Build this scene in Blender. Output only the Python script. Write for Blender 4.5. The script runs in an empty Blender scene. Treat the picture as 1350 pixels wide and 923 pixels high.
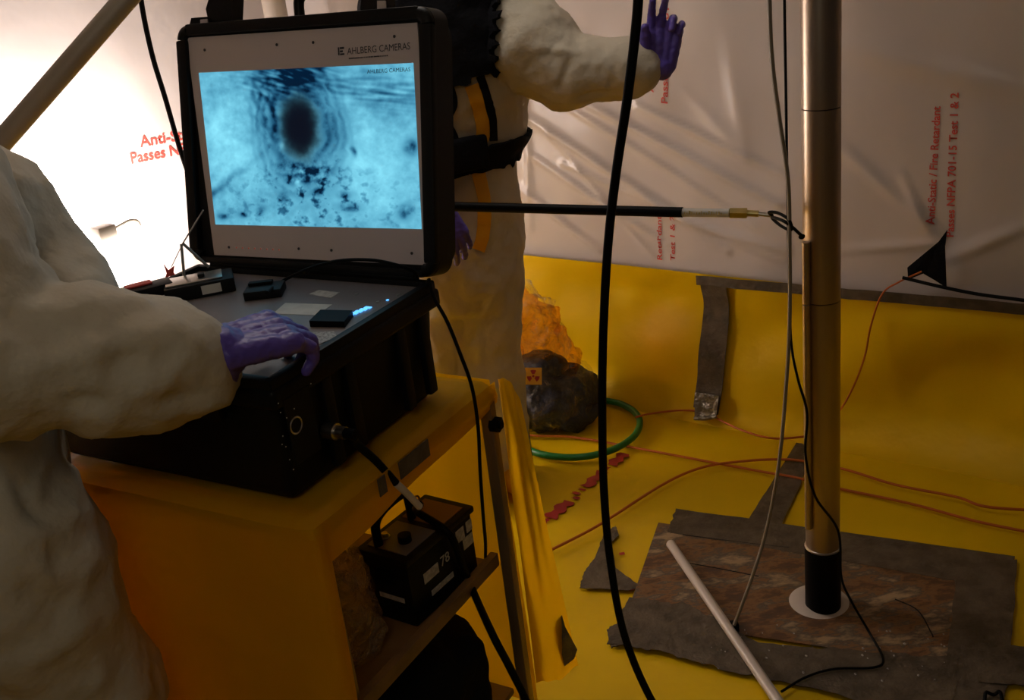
import bpy, bmesh, math, random
from mathutils import Vector, Matrix, noise
from mathutils.bvhtree import BVHTree
random.seed(7)
PI = math.pi
V = Vector
SC = bpy.context.scene
COL = SC.collection

# ------------------------------------------------------------------ camera
F_PX = 1400.0; CAM_H = 1.65; PITCH = math.radians(22); ROLL = math.radians(-7)
fw = V((0, math.cos(PITCH), -math.sin(PITCH)))
up0 = V((0, math.sin(PITCH), math.cos(PITCH))); r0 = V((1, 0, 0))
RT = r0*math.cos(ROLL) + up0*math.sin(ROLL)
UP = -r0*math.sin(ROLL) + up0*math.cos(ROLL)
CP = V((0, 0, CAM_H))
cam_d = bpy.data.cameras.new('camera'); cam = bpy.data.objects.new('camera', cam_d); COL.objects.link(cam)
cam_d.sensor_width = 36; cam_d.lens = 36*F_PX/1350; cam_d.clip_start = 0.02; cam_d.clip_end = 60
cam.matrix_world = Matrix(((RT.x, UP.x, -fw.x, CP.x), (RT.y, UP.y, -fw.y, CP.y), (RT.z, UP.z, -fw.z, CP.z), (0, 0, 0, 1)))
SC.camera = cam

# ------------------------------------------------------------------ world, lights, exposure
SC.view_settings.view_transform = 'Standard'; SC.view_settings.look = 'None'
SC.view_settings.gamma = 1.0; SC.view_settings.use_curve_mapping = False
SC.view_settings.exposure = 0.12
wd = bpy.data.worlds.new('tent_ambient'); SC.world = wd; wd.use_nodes = True
wd.node_tree.nodes['Background'].inputs[0].default_value = (0.50, 0.46, 0.43, 1)
wd.node_tree.nodes['Background'].inputs[1].default_value = 0.03

def light(name, kind, loc, energy, color, size=0.3, target=None, sizey=None, spot=None):
    d = bpy.data.lights.new(name, kind); d.energy = energy; d.color = color
    if kind == 'AREA':
        d.size = size
        if sizey: d.shape = 'RECTANGLE'; d.size_y = sizey
    else:
        d.shadow_soft_size = size
    if spot: d.spot_size = spot; d.spot_blend = 0.6
    o = bpy.data.objects.new(name, d); COL.objects.link(o); o.location = loc
    if target is not None:
        o.rotation_euler = (V(target)-V(loc)).to_track_quat('-Z', 'Y').to_euler()
    return o
# ceiling lamp of the tent, above the pipe and a bit behind it
light('overhead_lamp', 'AREA', (-0.15, 2.60, 2.38), 5.0, (1.0, 0.92, 0.84), 0.5, (0.0, 2.6, 0), 0.5)
# added fill light behind the viewpoint, lifts the dark foreground
light('rear_fill', 'AREA', (-0.45, 0.05, 2.3), 4.2, (1.0, 0.90, 0.72), 0.9, (-0.2, 1.8, 0.7), 0.9)

def ray(x, y): return fw + RT*((x-675)/F_PX) - UP*((y-461.5)/F_PX)
def PZ(x, y, z):
    d = ray(x, y); return CP + d*((z-CAM_H)/d.z)
def PY(x, y, Y):
    d = ray(x, y); return CP + d*(Y/d.y)
def PP(x, y, p0, n):
    d = ray(x, y); return CP + d*((V(p0)-CP).dot(n)/d.dot(n))
def project(p):
    v = V(p)-CP; c = v.dot(fw); return (675+F_PX*v.dot(RT)/c, 461.5-F_PX*v.dot(UP)/c)

# ------------------------------------------------------------------ materials
def mat(name, color, rough=0.5, metal=0.0, spec=0.5, bump=0.0, bscale=20, var=0.0, vscale=5, color2=None, emit=None, estr=0, alpha=1, trans=0, bdist=0.01, stretch=None, sheen=0, transl=0.0):
    m = bpy.data.materials.new(name); m.use_nodes = True
    nt = m.node_tree; b = nt.nodes['Principled BSDF']
    b.inputs['Base Color'].default_value = (*color, 1); b.inputs['Roughness'].default_value = rough
    b.inputs['Metallic'].default_value = metal; b.inputs['Specular IOR Level'].default_value = spec
    b.inputs['Alpha'].default_value = alpha; b.inputs['Transmission Weight'].default_value = trans
    if sheen: b.inputs['Sheen Weight'].default_value = sheen
    tc = nt.nodes.new('ShaderNodeTexCoord'); mp = nt.nodes.new('ShaderNodeMapping')
    nt.links.new(tc.outputs['Object'], mp.inputs[0])
    if stretch: mp.inputs['Scale'].default_value = stretch
    if var > 0 or color2:
        n = nt.nodes.new('ShaderNodeTexNoise'); n.inputs['Scale'].default_value = vscale; n.inputs['Detail'].default_value = 6
        nt.links.new(mp.outputs[0], n.inputs['Vector'])
        r = nt.nodes.new('ShaderNodeValToRGB')
        c2 = color2 if color2 else tuple(max(0, c*(1-var)) for c in color)
        r.color_ramp.elements[0].color = (*c2, 1); r.color_ramp.elements[1].color = (*color, 1)
        r.color_ramp.elements[0].position = 0.38; r.color_ramp.elements[1].position = 0.62
        nt.links.new(n.outputs[0], r.inputs[0]); nt.links.new(r.outputs[0], b.inputs['Base Color'])
    if bump > 0:
        n = nt.nodes.new('ShaderNodeTexNoise'); n.inputs['Scale'].default_value = bscale; n.inputs['Detail'].default_value = 4
        nt.links.new(mp.outputs[0], n.inputs['Vector'])
        bp = nt.nodes.new('ShaderNodeBump'); bp.inputs['Strength'].default_value = bump; bp.inputs['Distance'].default_value = bdist
        nt.links.new(n.outputs[0], bp.inputs['Height']); nt.links.new(bp.outputs[0], b.inputs['Normal'])
    if transl > 0:
        tr = nt.nodes.new('ShaderNodeBsdfTranslucent'); mx = nt.nodes.new('ShaderNodeMixShader'); mx.inputs[0].default_value = transl
        src = b.inputs['Base Color'].links[0].from_socket if b.inputs['Base Color'].links else None
        if src: nt.links.new(src, tr.inputs[0])
        else: tr.inputs[0].default_value = (*color, 1)
        nt.links.new(b.outputs[0], mx.inputs[1]); nt.links.new(tr.outputs[0], mx.inputs[2]); nt.links.new(mx.outputs[0], nt.nodes['Material Output'].inputs[0])
    if emit:
        b.inputs['Emission Color'].default_value = (*emit, 1); b.inputs['Emission Strength'].default_value = estr
    return m
M = {}
M['sheet'] = mat('white_poly_sheet', (0.58, 0.52, 0.485), 0.28, bump=0.35, bscale=3.0, bdist=0.03, var=0.06, vscale=2)
M['yellow'] = mat('yellow_pvc', (0.73, 0.47, 0.001), 0.42, spec=0.22, bump=0.35, bscale=5, bdist=0.03, var=0.10, vscale=2.5)
M['yellow_cover'] = mat('yellow_cover', (0.80, 0.45, 0.003), 0.45, spec=0.2, transl=0.5, bump=0.4, bscale=9, bdist=0.02, var=0.08, vscale=4)
M['tyvek'] = mat('white_coverall', (0.56, 0.50, 0.39), 0.7, spec=0.25, bump=0.45, bscale=16, bdist=0.02, var=0.05, vscale=6)
M['tyvek_seam'] = mat('coverall_seam', (0.42, 0.39, 0.33), 0.8)
M['glove'] = mat('purple_nitrile', (0.10, 0.065, 0.38), 0.42, bump=0.3, bscale=60, bdist=0.004)
M['black'] = mat('black_plastic', (0.0035, 0.0035, 0.004), 0.5, spec=0.22, bump=0.1, bscale=200, bdist=0.001)
M['blackcloth'] = mat('black_cloth', (0.008, 0.008, 0.010), 0.9, spec=0.1, bump=0.3, bscale=80)
M['rubber'] = mat('black_rubber', (0.003, 0.003, 0.003), 0.5, spec=0.09)
M['bezel'] = mat('grey_bezel', (0.56, 0.50, 0.51), 0.45)
M['deck'] = mat('grey_deck', (0.20, 0.175, 0.175), 0.4, bump=0.1, bscale=150, bdist=0.001)
M['ink'] = mat('dark_ink', (0.02, 0.02, 0.03), 0.6)
M['steel'] = mat('stainless_steel', (0.46, 0.37, 0.29), 0.36, metal=1.0, bump=0.04, bscale=60, bdist=0.002, stretch=(1, 1, 0.05))
M['silver'] = mat('silver_metal', (0.6, 0.57, 0.52), 0.3, metal=1.0)
M['alu'] = mat('frame_tube', (0.30, 0.27, 0.22), 0.5, metal=0.3)
M['brass'] = mat('brass', (0.62, 0.52, 0.22), 0.3, metal=0.9)
M['label'] = mat('white_label', (0.62, 0.60, 0.55), 0.6, var=0.15, vscale=30)
M['wlabel'] = mat('device_label', (0.60, 0.57, 0.52), 0.6, var=0.35, vscale=120)
M['red'] = mat('red_ink', (0.55, 0.06, 0.045), 0.6)
M['redf'] = mat('red_floor_print', (0.42, 0.02, 0.015), 0.5, var=0.2, vscale=40)
M['tape'] = mat('duct_tape', (0.066, 0.050, 0.032), 0.5, spec=0.3, bump=0.5, bscale=60, color2=(0.115, 0.088, 0.058), vscale=18)
M['tape_shiny'] = mat('duct_tape_shiny', (0.20, 0.175, 0.13), 0.28, metal=0.4, bump=0.7, bscale=30, bdist=0.02, var=0.4, vscale=12)
M['orange'] = mat('orange_cord', (0.46, 0.10, 0.006), 0.5)
M['green'] = mat('green_hose', (0.008, 0.17, 0.03), 0.35)
M['pvc'] = mat('pvc_conduit', (0.50, 0.44, 0.38), 0.4)
M['greyhose'] = mat('grey_hose', (0.24, 0.20, 0.155), 0.5)
M['blackyellow'] = mat('zip_tape', (0.72, 0.36, 0.008), 0.5, bump=0.2, bscale=30)
M['postmetal'] = mat('cart_post', (0.26, 0.19, 0.10), 0.4, metal=0.5)
M['wood'] = mat('shelf_wood', (0.25, 0.14, 0.05), 0.5, var=0.3, vscale=12)
M['skin'] = mat('skin', (0.50, 0.30, 0.20), 0.55)
M['darkhole'] = mat('dark_hole', (0.004, 0.004, 0.004), 0.9)
M['clearbag'] = mat('clear_film', (0.55, 0.42, 0.28), 0.10, spec=1.0, bump=1.0, bscale=14, bdist=0.05, alpha=0.16)
M['orangefilm'] = mat('orange_film', (0.80, 0.30, 0.01), 0.25, transl=0.5, bump=0.9, bscale=14, bdist=0.03, alpha=0.38)
M['bluegrey'] = mat('blue_grey_cloth', (0.035, 0.045, 0.085), 0.45, bump=0.8, bscale=18, bdist=0.03, var=0.4, vscale=10)
M['brown_panel'] = mat('brown_panel', (0.25, 0.11, 0.04), 0.5)
M['led'] = mat('blue_led', (0.1, 0.4, 0.9), 0.4, emit=(0.10, 0.42, 1.0), estr=1.6)
M['ledred'] = mat('red_led', (0.3, 0.05, 0.03), 0.4, emit=(0.6, 0.12, 0.08), estr=0.25)
M['lampglass'] = mat('lamp_glass', (1, 1, 1), 0.4, emit=(1.0, 0.90, 0.80), estr=14)
M['lampbody'] = mat('lamp_body', (0.30, 0.26, 0.22), 0.5)
M['key'] = mat('keypad', (0.15, 0.14, 0.13), 0.5, color2=(0.45, 0.42, 0.38), vscale=220)

def film_mat(name, color, lo, hi, bscale, rough=0.12, tint=(1, 1, 1)):
    m = bpy.data.materials.new(name); m.use_nodes = True; nt = m.node_tree; b = nt.nodes['Principled BSDF']; L = nt.links.new
    b.inputs['Base Color'].default_value = (*color, 1); b.inputs['Roughness'].default_value = rough; b.inputs['Specular IOR Level'].default_value = 1.0
    tc = nt.nodes.new('ShaderNodeTexCoord'); n = nt.nodes.new('ShaderNodeTexNoise'); n.inputs['Scale'].default_value = bscale; n.inputs['Detail'].default_value = 5; n.inputs['Distortion'].default_value = 1.2
    L(tc.outputs['Object'], n.inputs['Vector'])
    bp = nt.nodes.new('ShaderNodeBump'); bp.inputs['Strength'].default_value = 1.0; bp.inputs['Distance'].default_value = 0.05
    L(n.outputs[0], bp.inputs['Height']); L(bp.outputs[0], b.inputs['Normal'])
    tr = nt.nodes.new('ShaderNodeBsdfTransparent'); tr.inputs[0].default_value = (*tint, 1)
    lw = nt.nodes.new('ShaderNodeLayerWeight'); lw.inputs[0].default_value = 0.35; L(bp.outputs[0], lw.inputs['Normal'])
    mr = nt.nodes.new('ShaderNodeMapRange'); mr.inputs['To Min'].default_value = lo; mr.inputs['To Max'].default_value = hi; L(lw.outputs['Facing'], mr.inputs[0])
    n2 = nt.nodes.new('ShaderNodeTexNoise'); n2.inputs['Scale'].default_value = bscale*0.7; n2.inputs['Detail'].default_value = 3; n2.inputs['Distortion'].default_value = 2.5
    L(tc.outputs['Object'], n2.inputs['Vector'])
    m2 = nt.nodes.new('ShaderNodeMapRange'); m2.inputs['From Min'].default_value = 0.42; m2.inputs['From Max'].default_value = 0.62; m2.inputs['To Min'].default_value = 0.35; m2.inputs['To Max'].default_value = 1.7; L(n2.outputs[0], m2.inputs[0])
    mu = nt.nodes.new('ShaderNodeMath'); mu.operation = 'MULTIPLY'; mu.use_clamp = True; L(mr.outputs[0], mu.inputs[0]); L(m2.outputs[0], mu.inputs[1])
    mx = nt.nodes.new('ShaderNodeMixShader'); L(mu.outputs[0], mx.inputs[0]); L(tr.outputs[0], mx.inputs[1]); L(b.outputs[0], mx.inputs[2]); L(mx.outputs[0], nt.nodes['Material Output'].inputs[0])
    return m
M['clearbag'] = film_mat('clear_film', (0.50, 0.42, 0.33), 0.07, 0.42, 14)
M['orangefilm'] = film_mat('orange_film', (0.80, 0.30, 0.01), 0.06, 0.55, 16, 0.2, (1, 0.8, 0.5))
M['shelfbag'] = film_mat('brown_clear_film', (0.45, 0.30, 0.16), 0.25, 0.8, 22, 0.08)
M['warnlabel'] = mat('warning_label', (0.75, 0.40, 0.02), 0.5)
def ply_mat():
    m = bpy.data.materials.new('worn_plywood'); m.use_nodes = True; nt = m.node_tree; b = nt.nodes['Principled BSDF']
    b.inputs['Roughness'].default_value = 0.6
    tc = nt.nodes.new('ShaderNodeTexCoord'); mp = nt.nodes.new('ShaderNodeMapping'); mp.inputs['Rotation'].default_value = (0, 0, 0.5); mp.inputs['Scale'].default_value = (1.4, 3.0, 1)
    nt.links.new(tc.outputs['Object'], mp.inputs[0])
    n = nt.nodes.new('ShaderNodeTexNoise'); n.inputs['Scale'].default_value = 5; n.inputs['Detail'].default_value = 9; n.inputs['Roughness'].default_value = 0.65
    nt.links.new(mp.outputs[0], n.inputs['Vector'])
    r = nt.nodes.new('ShaderNodeValToRGB'); e = r.color_ramp.elements
    e[0].position = 0.30; e[0].color = (0.035, 0.024, 0.016, 1); e[1].position = 0.43; e[1].color = (0.10, 0.043, 0.013, 1)
    for p, c in ((0.49, (0.20, 0.095, 0.028, 1)), (0.54, (0.085, 0.062, 0.04, 1)), (0.63, (0.34, 0.23, 0.12, 1))):
        k = e.new(p); k.color = c
    nt.links.new(n.outputs[0], r.inputs[0]); nt.links.new(r.outputs[0], b.inputs['Base Color'])
    bp = nt.nodes.new('ShaderNodeBump'); bp.inputs['Strength'].default_value = 0.5; bp.inputs['Distance'].default_value = 0.01
    nt.links.new(n.outputs[0], bp.inputs['Height']); nt.links.new(bp.outputs[0], b.inputs['Normal'])
    return m
M['ply'] = ply_mat()

# ------------------------------------------------------------------ object helpers
INV = {}
def thing(name, label, cat, loc, group=None):
    o = bpy.data.objects.new(name, None); COL.objects.link(o); o.location = V(loc); o.empty_display_size = 0.05
    o['label'] = label; o['category'] = cat
    if group: o['group'] = group
    INV[o.name] = V(loc)
    return o
def smooth(me, ang=40):
    me.shade_smooth()
    try: me.set_sharp_from_angle(angle=math.radians(ang))
    except Exception: pass
def put(name, geo, m, parent=None, label=None, cat=None, kind=None, group=None, sharp=40):
    """geo: list of (verts, faces) in world space, or a Mesh in world space -> ONE object"""
    if isinstance(geo, bpy.types.Mesh): me = geo; me.name = name
    else:
        if isinstance(geo, tuple): geo = [geo]
        vs = []; fs = []
        for v_, f_ in geo:
            k = len(vs); vs += [tuple(p) for p in v_]; fs += [tuple(i+k for i in f) for f in f_]
        me = bpy.data.meshes.new(name); me.from_pydata(vs, [], fs); me.validate()
        bm = bmesh.new(); bm.from_mesh(me); bmesh.ops.recalc_face_normals(bm, faces=bm.faces); bm.to_mesh(me); bm.free()
    smooth(me, sharp)
    if m and not me.materials: me.materials.append(m)
    o = bpy.data.objects.new(name, me); COL.objects.link(o)
    if parent:
        o.parent = parent; base = INV[parent.name]; INV[o.name] = base
        me.transform(Matrix.Translation(-base))
    else:
        xs = [v.co for v in me.vertices]
        c = V(((min(v.x for v in xs)+max(v.x for v in xs))/2, (min(v.y for v in xs)+max(v.y for v in xs))/2, min(v.z for v in xs)))
        me.transform(Matrix.Translation(-c)); o.location = c; INV[o.name] = c
    if label: o['label'] = label
    if cat: o['category'] = cat
    if kind: o['kind'] = kind
    if group: o['group'] = group
    return o

def bmgeo(bm):
    bm.verts.ensure_lookup_table(); g = ([v.co.copy() for v in bm.verts], [tuple(v.index for v in f.verts) for f in bm.faces]); bm.free(); return g
def frame(x, y, z, o=(0, 0, 0)):
    x, y, z, o = V(x), V(y), V(z), V(o)
    return Matrix(((x.x, y.x, z.x, o.x), (x.y, y.y, z.y, o.y), (x.z, y.z, z.z, o.z), (0, 0, 0, 1)))
def box(lo, hi, fr=None, bev=0.0, taper=0.0, seg=2):
    lo, hi = V(lo), V(hi); c = (lo+hi)/2; s = hi-lo
    bm = bmesh.new(); bmesh.ops.create_cube(bm, size=1)
    for v in bm.verts:
        k = (1-taper) if v.co.z < 0 else 1
        v.co = V((c.x+v.co.x*s.x*k, c.y+v.co.y*s.y*k, c.z+v.co.z*s.z))
    if bev > 0: bmesh.ops.bevel(bm, geom=bm.edges[:], offset=bev, segments=seg, affect='EDGES', profile=0.6)
    if fr is not None: bm.transform(fr)
    bm.verts.index_update(); return bmgeo(bm)
def cr(pts, n=8):
    P = [V(p) for p in pts]
    if len(P) < 3: return [P[0].lerp(P[-1], i/n) for i in range(n+1)]
    P = [P[0]*2-P[1]] + P + [P[-1]*2-P[-2]]; out = []
    for i in range(1, len(P)-2):
        a, b, c, d = P[i-1:i+3]
        for k in range(n):
            t = k/n; out.append(0.5*((2*b)+(c-a)*t+(2*a-5*b+4*c-d)*t*t+(3*b-a-3*c+d)*t**3))
    out.append(P[-2]); return out
def tube(pts, r, seg=10, n=8, sm=True, radii=None, flat=None):
    P = cr(pts, n) if sm else [V(p) for p in pts]
    vs = []; fs = []; T = (P[1]-P[0]).normalized()
    N = T.orthogonal().normalized()
    for i, p in enumerate(P):
        t = (P[min(i+1, len(P)-1)]-P[max(i-1, 0)]).normalized()
        N = (N - t*N.dot(t)).normalized(); B = t.cross(N)
        rr = r if radii is None else radii[0]+(radii[1]-radii[0])*i/(len(P)-1)
        for k in range(seg):
            a = 2*PI*k/seg; vs.append(p+N*math.cos(a)*rr+B*math.sin(a)*rr)
    for i in range(len(P)-1):
        for k in range(seg):
            a = i*seg+k; b = i*seg+(k+1) % seg; fs.append((a, b, b+seg, a+seg))
    fs.append(tuple(range(seg-1, -1, -1))); fs.append(tuple(range((len(P)-1)*seg, len(P)*seg)))
    return (vs, fs)
def rod(a, b, r, seg=24, r2=None): return tube([a, b], r, seg, sm=False, radii=(r, r2 if r2 is not None else r))
def ring(c, ax, R, r, seg=32, s2=8):
    ax = V(ax).normalized(); N = ax.orthogonal().normalized(); B = ax.cross(N); vs = []; fs = []
    for i in range(seg):
        a = 2*PI*i/seg; d = N*math.cos(a)+B*math.sin(a)
        for k in range(s2):
            b = 2*PI*k/s2; vs.append(V(c)+d*(R+r*math.cos(b))+ax*r*math.sin(b))
    for i in range(seg):
        for k in range(s2):
            fs.append((i*s2+k, ((i+1) % seg)*s2+k, ((i+1) % seg)*s2+(k+1) % s2, i*s2+(k+1) % s2))
    return (vs, fs)
def slab(poly, n, t):
    """flat polygon of world points thickened by t along n"""
    n = V(n).normalized(); k = len(poly); vs = [V(p) for p in poly]+[V(p)+n*t for p in poly]
    fs = [tuple(range(k-1, -1, -1)), tuple(range(k, 2*k))]+[(i, (i+1) % k, (i+1) % k+k, i+k) for i in range(k)]
    return (vs, fs)
def sphere(c, r, seg=16, rings=10, sc=(1, 1, 1), fr=None):
    bm = bmesh.new(); bmesh.ops.create_uvsphere(bm, u_segments=seg, v_segments=rings, radius=1)
    for v in bm.verts: v.co = V((v.co.x*r*sc[0], v.co.y*r*sc[1], v.co.z*r*sc[2]))
    if fr is not None: bm.transform(fr)
    for v in bm.verts: v.co += V(c)
    return bmgeo(bm)
def limb(a, ra, b, rb, seg=18):
    g = [sphere(a, ra, seg, 10), sphere(b, rb, seg, 10), tube([a, b], ra, seg, sm=False, radii=(ra, rb))]
    return g
def chain(pts):
    g = []
    for (a, ra), (b, rb) in zip(pts[:-1], pts[1:]): g += limb(V(a), ra, V(b), rb)
    return g
def loft(secs, seg=28):
    """secs: (center, rx, ry, yaw) horizontal ellipses, closed"""
    vs = []; fs = []
    for c, rx, ry, yaw in secs:
        for k in range(seg):
            a = 2*PI*k/seg; x = rx*math.cos(a); y = ry*math.sin(a)
            vs.append(V(c)+V((x*math.cos(yaw)-y*math.sin(yaw), x*math.sin(yaw)+y*math.cos(yaw), 0)))
    for i in range(len(secs)-1):
        for k in range(seg):
            a = i*seg+k; b = i*seg+(k+1) % seg; fs.append((a, b, b+seg, a+seg))
    fs.append(tuple(range(seg-1, -1, -1))); fs.append(tuple(range((len(secs)-1)*seg, len(secs)*seg)))
    return (vs, fs)
def fuse(name, geos, voxel=0.01, it=6, fac=0.5):
    vs = []; fs = []
    for v_, f_ in geos:
        k = len(vs); vs += [tuple(p) for p in v_]; fs += [tuple(i+k for i in f) for f in f_]
    me = bpy.data.meshes.new('tmp'); me.from_pydata(vs, [], fs)
    bm = bmesh.new(); bm.from_mesh(me); bmesh.ops.recalc_face_normals(bm, faces=bm.faces); bm.to_mesh(me); bm.free()
    o = bpy.data.objects.new('tmp', me); COL.objects.link(o)
    r = o.modifiers.new('r', 'REMESH'); r.mode = 'VOXEL'; r.voxel_size = voxel
    s = o.modifiers.new('s', 'SMOOTH'); s.iterations = it; s.factor = fac
    dg = bpy.context.evaluated_depsgraph_get(); out = bpy.data.meshes.new_from_object(o.evaluated_get(dg)); out.name = name
    bpy.data.objects.remove(o); bpy.data.meshes.remove(me); return out
def wrinkle(me, amp, scale, seed=0, stretch=(1, 1, 1), ridged=True, octs=2, mask=None):
    ns = [v.normal.copy() for v in me.vertices]
    for v, n in zip(me.vertices, ns):
        p = V((v.co.x*stretch[0], v.co.y*stretch[1], v.co.z*stretch[2]))*scale+V((seed*7.3, seed*3.1, seed*1.7))
        d = 0; a = 1; tot = 0
        for k in range(octs):
            q = noise.noise(p*(2**k)+V((k*5.2, 0, 0))); q = (1-abs(q)*2.4) if ridged else q
            d += q*a; tot += a; a *= 0.5
        w = 1 if mask is None else mask(v.co)
        v.co += n*amp*w*d/tot
    me.update()
def crease_lines(me, lines):
    """soft crease folds: lines of (a, b, half width, height) in world space"""
    ns = [v.normal.copy() for v in me.vertices]
    for v, n in zip(me.vertices, ns):
        for a, b, w, h in lines:
            ab = b-a; t = max(0, min(1, (v.co-a).dot(ab)/ab.length_squared)); d = (v.co-a-ab*t).length
            if d < 3*w: v.co += n*h*math.exp(-(d/w)**2)*math.sin(PI*min(1, max(0, t*0.9+0.05)))
    me.update()
def shell_patch(me, pred, off, thick):
    """closed shell lifted from the part of a body surface where pred(co) holds"""
    bm = bmesh.new(); bm.from_mesh(me); bm.normal_update()
    kill = [f for f in bm.faces if not pred(f.calc_center_median())]
    bmesh.ops.delete(bm, geom=kill, context='FACES')
    loose = [v for v in bm.verts if not v.link_faces]; bmesh.ops.delete(bm, geom=loose, context='VERTS')
    for _ in range(6): bmesh.ops.smooth_vert(bm, verts=[v for v in bm.verts if v.is_boundary], factor=0.5, use_axis_x=True, use_axis_y=True, use_axis_z=True)
    bm.normal_update(); bm.verts.index_update()
    vs = [v.co+v.normal*off for v in bm.verts]; n = len(vs); vs2 = [v.co+v.normal*(off+thick) for v in bm.verts]
    fs = [tuple(v.index for v in f.verts) for f in bm.faces]
    fs2 = [tuple(i+n for i in f) for f in fs]; inner = [tuple(reversed(f)) for f in fs]
    rim = []
    for e in bm.edges:
        if e.is_boundary:
            a, b = e.verts[0].index, e.verts[1].index; rim.append((a, b, b+n, a+n))
    bm.free(); return (vs+vs2, inner+fs2+rim)
def bvh_of(me):
    return BVHTree.FromPolygons([v.co.copy() for v in me.vertices], [tuple(p.vertices) for p in me.polygons])
def ribbon_on(bvh, pts, width, th=0.003, n=10):
    """tape laid on a body surface along a path seen at picture points"""
    path = []
    for q in cr([(x, y, 0) for x, y in pts], n):
        h = bvh.ray_cast(CP, ray(q.x, q.y).normalized())
        if h[0] is not None: path.append((h[0], h[1]))
    vs = []; fs = []
    for i, (p, nn) in enumerate(path):
        t = (path[min(i+1, len(path)-1)][0]-path[max(i-1, 0)][0]).normalized(); s = t.cross(nn).normalized()
        row = []
        for k in range(5):
            q = p+s*width*(k/4-0.5)
            h = bvh.find_nearest(q); q = h[0]+h[1]*0.002
            row.append((q, h[1]))
        vs += [a for a, b in row]+[a+b*th for a, b in row]
    for i in range(len(path)-1):
        for k in range(4):
            a = i*10+k; fs.append((a, a+1, a+11, a+10)); b = a+5; fs.append((b, b+10, b+11, b+1))
        fs.append((i*10, i*10+10, i*10+15, i*10+5)); fs.append((i*10+4, i*10+9, i*10+19, i*10+14))
    return (vs, fs)
def strip_floor(pts, width, z0=0.001, th=0.003, z1=None):
    vs = []; fs = []
    P = [V((p[0], p[1], 0)) for p in pts]
    for i, p in enumerate(P):
        t = (P[min(i+1, len(P)-1)]-P[max(i-1, 0)]).normalized(); s = V((t.y, -t.x, 0))*width/2
        vs += [p+s+V((0, 0, z0)), p-s+V((0, 0, z0)), p+s+V((0, 0, z0+th)), p-s+V((0, 0, z0+th))]
    for i in range(len(P)-1):
        a = i*4; b = a+4; fs += [(a, a+1, b+1, b), (a+2, b+2, b+3, a+3), (a, b, b+2, a+2), (a+1, a+3, b+3, b+1)]
    n = len(vs); fs += [(0, 2, 3, 1), (n-4, n-3, n-1, n-2)]
    return (vs, fs)
def text_geo(s, fr, size, warp=None, ext=0.0004, align='LEFT', bold=0.0):
    cu = bpy.data.curves.new('t', 'FONT'); cu.body = s; cu.size = size; cu.extrude = ext; cu.offset = bold; cu.align_x = align; cu.resolution_u = 3
    o = bpy.data.objects.new('t', cu); COL.objects.link(o)
    dg = bpy.context.evaluated_depsgraph_get(); me = bpy.data.meshes.new_from_object(o.evaluated_get(dg))
    vs = [fr @ v.co for v in me.vertices]; fs = [tuple(p.vertices) for p in me.polygons]
    bpy.data.objects.remove(o); bpy.data.meshes.remove(me); bpy.data.curves.remove(cu)
    return (vs, fs)

# ------------------------------------------------------------------ setting
WA_D = V((0.781, -0.624, 0)); WA_N = V((-0.624, -0.781, 0)); WA_0 = V((-0.75, 4.447, 0))     # back wall, runs to the right and nearer
WB_D = V((-0.624, -0.781, 0)); WB_N = V((0.781, -0.624, 0))                                  # left wall, from the same corner
def wa(x, y, off=0):
    return PP(x, y, WA_0+WA_N*off, WA_N)
def wb(x, y, off=0):
    return PP(x, y, WA_0+WB_N*off, WB_N)
def sz(p, D=WA_D): return ((p-WA_0).dot(D), p.z)
folds_a = []
for (x0, y0), (x1, y1), w, h in [((690, 150), (960, 330), .022, .022), ((700, 205), (880, 325), .018, .018), ((760, 130), (1030, 270), .020, .022),
        ((840, 140), (1035, 230), .018, .016), ((700, 110), (1000, 300), .014, .014), ((690, 250), (790, 330), .022, .02),
        ((905, 290), (1040, 330), .02, .018), ((960, 60), (985, 205), .04, .006), ((985, 205), (900, 120), .03, .006),
        ((1240, 310), (1105, 190), .03, .014), ((1240, 320), (1110, 330), .02, .012), ((1230, 310), (1190, 230), .02, .012), ((1250, 340), (1350, 300), .03, .014),
        ((720, 170), (860, 340), .012, .012), ((740, 215), (1035, 345), .014, .016), ((1120, 60), (1350, 120), .05, .015), ((690, 60), (700, 300), .02, .01)]:
    folds_a.append((V((*sz(wa(x0, y0)), 0)), V((*sz(wa(x1, y1)), 0)), w*0.62, h*0.8))
def disp_a(s, z):
    p = V((s, z, 0)); d = 0
    for a, b, w, h in folds_a:
        ab = b-a; t = max(0, min(1, (p-a).dot(ab)/ab.length_squared)); q = (p-a-ab*t)
        r = q.length
        if r < 4*w: d += h*math.exp(-(r/w)**2)*(0.35+0.65*math.sin(PI*(0.1+0.8*t)))
    d += 0.018*noise.noise(V((s*2.2, z*1.6, 3.1)))+0.006*noise.noise(V((s*7, z*4, 8.1)))
    return d
def disp_b(s, z):
    return 0.02*noise.noise(V((s*1.5, z*1.3, 23.1)))+0.008*noise.noise(V((s*5, z*2.5, 18.1)))
def wall_grid(D, N, s0, s1, z0, z1, ds, disp, base=0.0):
    ns = int((s1-s0)/ds)+1; nz = int((z1-z0)/ds)+1; vs = []; fs = []
    for j in range(nz):
        for i in range(ns):
            s = s0+(s1-s0)*i/(ns-1); z = z0+(z1-z0)*j/(nz-1); vs.append(WA_0+D*s+V((0, 0, z))+N*(base+disp(s, z)))
    for j in range(nz-1):
        for i in range(ns-1): a = j*ns+i; fs.append((a, a+1, a+ns+1, a+ns))
    return (vs, fs)
ZS = 0.505
wall_back = put('wall_back', wall_grid(WA_D, WA_N, -0.05, 4.6, 0.40, 2.42, 0.0105, disp_a), M['sheet'], kind='structure', sharp=180)
wall_left = put('wall_left', wall_grid(WB_D, WB_N, -0.02, 4.8, 0.40, 2.42, 0.03, disp_b), M['sheet'], kind='structure', sharp=180)
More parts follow.
